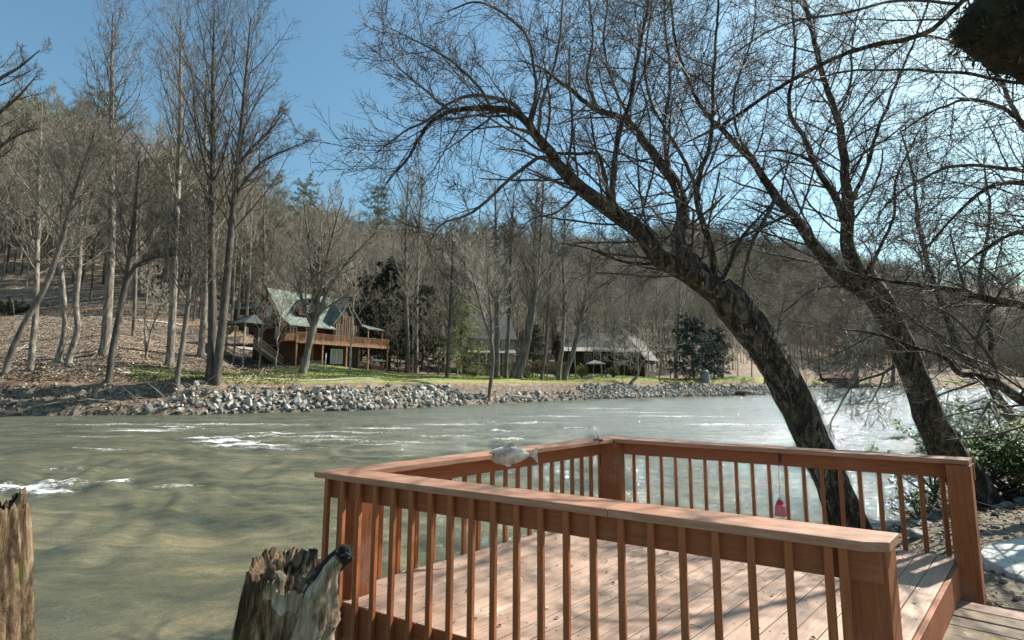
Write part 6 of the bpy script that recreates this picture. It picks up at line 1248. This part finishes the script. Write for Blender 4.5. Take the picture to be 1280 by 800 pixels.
def slabmat():
    mt, nt, b = new_mat('slab'); v = coords(nt); n1 = noise(nt, v, 4, 9, .7); c = ramp(nt, n1, [(.3, (.34, .34, .30)), (.5, (.50, .50, .46)), (.7, (.64, .63, .60))])
    vo = nt.nodes.new('ShaderNodeTexVoronoi'); vo.feature = 'DISTANCE_TO_EDGE'; vo.inputs['Scale'].default_value = 1.3; 
    nz = nt.nodes.new('ShaderNodeTexNoise'); nz.inputs['Scale'].default_value = 2.5; nz.inputs['Detail'].default_value = 6; nt.links.new(v, nz.inputs['Vector']); mx = nt.nodes.new('ShaderNodeVectorMath'); mx.operation = 'MULTIPLY_ADD'; nt.links.new(nz.outputs['Color'], mx.inputs[0]); mx.inputs[1].default_value = (.7, .7, .7); nt.links.new(v, mx.inputs[2]); nt.links.new(mx.outputs[0], vo.inputs['Vector'])
    ck = ramp(nt, vo.outputs['Distance'], [(.003, (.5, .47, .43)), (.010, (1, 1, 1))]); c = mixc(nt, 1.0, c, ck, 'MULTIPLY'); nt.links.new(c, b.inputs['Base Color']); b.inputs['Roughness'].default_value = .85; bp = bump(nt, b, n1, .5, .02); bump(nt, b, ck, .6, .02, bp); return mt
slab()
# boardwalk
def boardwalk():
    zt = 1.17; a = at_z(1196, 772, zt); b = at_z(1280, 790, zt); t = (b - a); t[2] = 0; t /= np.linalg.norm(t); n_ = np.array([-t[1], t[0], 0]); o = at_z(1230, 790, zt)
    mt, nt, bs = new_mat('old_planks'); rot = math.atan2(t[1], t[0]); tc = nt.nodes.new('ShaderNodeTexCoord')
    def sc(s): k = nt.nodes.new('ShaderNodeMapping'); k.inputs['Scale'].default_value = s; nt.links.new(tc.outputs['Object'], k.inputs[0]); return k.outputs[0]
    g1 = noise(nt, sc((1, 18, 10)), 4, 8, .7, .5); n2 = noise(nt, sc((1.2, 2, 1)), 2.6, 8, .75); n3 = noise(nt, sc((1, 1, 1)), 30, 4, .7)
    c = ramp(nt, g1, [(.25, (.07, .05, .035)), (.5, (.20, .15, .11)), (.75, (.36, .29, .22))])
    li = ramp(nt, n2, [(.53, (0, 0, 0)), (.63, (1, 1, 1))]); l2 = ramp(nt, n3, [(.42, (0, 0, 0)), (.55, (1, 1, 1))]); c = mixc(nt, mixc(nt, 1.0, li, l2, 'MULTIPLY'), c, (.46, .36, .06))
    nt.links.new(c, bs.inputs['Base Color']); bs.inputs['Roughness'].default_value = .85; bump(nt, bs, g1, .7, .008)
    w = tag(empty('boardwalk', (o[0], o[1], zt), rot), 'weathered plank boardwalk with yellow lichen at the lower right corner', 'boardwalk')
    wdt = .175
    for k in range(-7, 3):
        g = MB(); yy = k * (wdt + .014) + .03; g.box((-.42 + random.uniform(-.03, .03) + (.12 if k > 0 else 0), yy, -.045), (1.8 + random.uniform(-.05, .05), yy + wdt, random.uniform(-.004, .004)))
        g.build('plank', mt if k < 2 else M['cap'], w, bevel=.006)
    for x in (-.2, .7, 1.5): g = MB(); g.box((x, -1.4, -.16), (x + .09, .55, -.046)); g.build('sleeper', mt, w)
boardwalk()
# broken snags
def snagmat(name, moss, pale):
    mt, nt, b = new_mat(name); v = coords(nt, (1, 1, .16)); g1 = noise(nt, v, 16, 9, .7, 1.0); v2 = coords(nt); n2 = noise(nt, v2, 4.5, 6, .65, .5); n3 = noise(nt, v2, 26, 6, .7)
    c = ramp(nt, g1, [(.34, (.014, .009, .005)), (.46, (.09, .055, .03)), (.56, (.26, .17, .095)), (.66, (.48, .36, .23))])
    at_ = N(nt, 'ShaderNodeAttribute', attribute_name='pale').outputs['Fac']
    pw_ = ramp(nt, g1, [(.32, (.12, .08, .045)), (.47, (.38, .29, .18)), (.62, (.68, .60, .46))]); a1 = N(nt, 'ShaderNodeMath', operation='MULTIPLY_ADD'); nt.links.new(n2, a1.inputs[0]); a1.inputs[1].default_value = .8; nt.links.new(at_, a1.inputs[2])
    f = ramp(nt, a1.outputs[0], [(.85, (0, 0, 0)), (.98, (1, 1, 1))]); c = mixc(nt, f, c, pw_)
    ms = ramp(nt, noise(nt, v2, 6, 5), [(.56, (0, 0, 0)), (.64, (moss, moss, moss))]); c = mixc(nt, ms, c, (.10, .115, .022))
    ch = N(nt, 'ShaderNodeAttribute', attribute_name='char').outputs['Fac']; c = mixc(nt, ch, c, (.008, .008, .008))
    nt.links.new(c, b.inputs['Base Color']); b.inputs['Roughness'].default_value = .88; b.inputs['Specular IOR Level'].default_value = .25; bp = bump(nt, b, g1, 1, .03); bump(nt, b, n3, .8, .012, bp); return mt
def snag(name, px_axis, Y, r, tops, label, seed, moss=.3, pale_dir=None, pale_amt=.5):
    """hollow broken trunk; tops(th) gives the height of the broken rim for each angle"""
    a = at_y(*px_axis[0], Y); b = at_y(*px_axis[1], Y); zb = tz(a[0], a[1]); lean = (b - a) / (b[2] - a[2]); base = a + lean * (zb - .2 - a[2])
    m_, K = 120, 70; V = []; pal = []
    for i in range(K):
        for j in range(m_):
            th = 2 * math.pi * j / m_; top = tops(th) - base[2]; f = i / (K - 1); z = top * f
            rz = r * (1.0 - .10 * f + .5 * math.exp(-z * 2.2))
            nn = mnoise.fractal(Vector((math.cos(th) * 2.5 + seed, math.sin(th) * 2.5, z * .7)), 1, 2, 3); n2 = mnoise.fractal(Vector((math.cos(th) * 9, math.sin(th) * 9 + seed, z * 2.2)), 1, 2, 4)
            n5 = mnoise.noise(Vector((math.cos(th) * 16, math.sin(th) * 16 + seed, z * 1.4))); rr = rz * (1 + .20 * nn + .13 * n2 + .06 * n5); V.append((lean[0] * z + math.cos(th) * rr, lean[1] * z + math.sin(th) * rr, z))
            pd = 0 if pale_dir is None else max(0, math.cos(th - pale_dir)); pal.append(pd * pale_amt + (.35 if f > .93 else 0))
    # inner wall of the hollow
    for i in range(1, 14):
        for j in range(m_):
            th = 2 * math.pi * j / m_; top = tops(th) - base[2]; f = i / 13; rr = r * (.86 - .84 * f); z = top - .02 - .10 * min(1, f * 2.2) + .05 * mnoise.noise(Vector((rr * math.cos(th) * 22, rr * math.sin(th) * 22, seed))) + .03 * mnoise.noise(Vector((rr * math.cos(th) * 60, rr * math.sin(th) * 60, seed))); V.append((lean[0] * z + math.cos(th) * rr, lean[1] * z + math.sin(th) * rr, z)); pal.append(.3)
    KK = K + 13; ii, jj = np.meshgrid(np.arange(KK - 1), np.arange(m_), indexing='ij'); j2 = (jj + 1) % m_; q = np.stack([ii * m_ + jj, ii * m_ + j2, (ii + 1) * m_ + j2, (ii + 1) * m_ + jj], -1).reshape(-1, 4)
    root = tag(empty(name, base), label, 'tree stump'); me = mesh_np('trunk', np.array(V), q, snagmat(name + '_wood', moss, .5), True); add_attr(me, 'pale', pal); add_attr(me, 'char', np.zeros(len(V))); link('trunk', me, root); return root, base, lean
def top1(th):
    # camera sees -y side; +x to the right.  high on the left, saw-toothed across, lower to the right
    z0 = 2.0; x = math.cos(th); y = math.sin(th)
    h = z0 - .0 * x - .055 * max(0, x) - .04 * (1 if y < -.2 else 0) + .05 * mnoise.noise(Vector((x * 2.6, y * 2.6, 3))) + .03 * mnoise.noise(Vector((x * 13, y * 13, 1))); h += .03 * math.exp(-((th - math.pi) / .8) ** 2); return h
r1, base1, lean1 = snag('broken_stump', ((345, 800), (362, 700)), 2.6, .19, top1, 'broken hollow tree stump with a pale spur in front of the deck corner', 5.5, .25, math.radians(-20), .6)
# pale spur with a charred tip rising to the right
def spur():
    pts = [(385, 850, 2.5), (392, 800, 2.48), (398, 765, 2.47), (405, 735, 2.46), (414, 712, 2.45), (424, 698, 2.45), (431, 692, 2.45)]; w = [54, 48, 40, 31, 19, 12, 12]
    P = np.array([at_y(*p) for p in pts]) - base1; R = np.array([a * 2.46 / F / 2 for a in w]); P, R = resample(P, R, 70); v, q = rough_tube(P, R, 40, .5, 9.1, .10); n = len(v); c = v[-40:].mean(0) 
    v = np.vstack([v, c]); faces = [tuple(f) for f in q.tolist()] + [(n - 40 + j, n - 40 + (j + 1) % 40, n) for j in range(40)]
    me = bpy.data.meshes.new('spur'); me.from_pydata(v.tolist(), [], faces); me.materials.append(snagmat('spur_wood', .05, .9)); me.polygons.foreach_set('use_smooth', [True] * len(me.polygons))
    k = np.repeat(np.arange(70) / 69, 40); k = np.append(k, 1); add_attr(me, 'pale', .5 + .2 * k); add_attr(me, 'char', np.clip((k - .93) * 30, 0, 1)); link('spur', me, r1)
    g = MB(); c = at_y(432, 691, 2.45) - base1; rr = random.Random(4)
    bm = bmesh.new(); bmesh.ops.create_icosphere(bm, subdivisions=4, radius=.038)
    for vv in bm.verts: nn = mnoise.fractal(vv.co * 38, 1, 2, 4); vv.co = Vector((vv.co.x * 1.05, vv.co.y, vv.co.z * .95)) * (1 + .45 * nn)
    me = bpy.data.meshes.new('charred_knot'); bm.to_mesh(me); bm.free(); me.materials.append(mott('charred', [(.006, .006, .006), (.03, .027, .024), (.2, .18, .15)], 30, bst=1, bd=.01, lo=.35, hi=.8)); o = link('charred_knot', me, r1, tuple(c)); 
    # dark band running down behind the spur
    P = np.array([at_y(431, 692, 2.50), at_y(421, 700, 2.52), at_y(410, 712, 2.54), at_y(398, 726, 2.56)]) - base1; P, R = resample(P, [.045, .05, .045, .03], 24); v, q = rough_tube(P, R, 20, .3, 2.2); link('spur', mesh_np('spur', v, q, me.materials[0], True), r1)
    # torn slivers along the broken rim
    rng = np.random.default_rng(12)
    g = []
    for k in range(6):
        x = rng.uniform(330, 398); y = 722 + rng.uniform(-4, 10) + (8 if x > 365 else -10); p = at_y(x, y, 2.6 + rng.uniform(-.12, .1)) - base1; h_ = rng.uniform(.03, .075); h_ *= .6; P = np.array([p - [0, 0, .10], p - [0, 0, .03], p + [rng.normal(0, .008), 0, h_ * .5], p + [rng.normal(0, .015), 0, h_]]); R = np.array([.036, .034, .024, .006]); P, R = resample(P, R, 8); v, q = rough_tube(P, R, 8, .35, k); g.append((v, q, 0))
    v, q, _ = join(g); me = mesh_np('torn_slivers', v, q, snagmat('sliver_wood', .1, .5), True); add_attr(me, 'pale', np.full(len(v), .5)); add_attr(me, 'char', np.zeros(len(v))); link('torn_slivers', me, r1)
spur()
def top2(th):
    x = math.cos(th); y = math.sin(th); return 2.33 + .05 * mnoise.noise(Vector((x * 4, y * 4, 8))) + .05 * mnoise.noise(Vector((x * 12, y * 12, 2)))
snag('mossy_stump', ((-24, 800), (-20, 640)), 2.3, .15, top2, 'rotten mossy tree stump at the left edge of the picture', 2.7, .6, math.radians(-60), .0)
print('objects', len(bpy.data.objects))
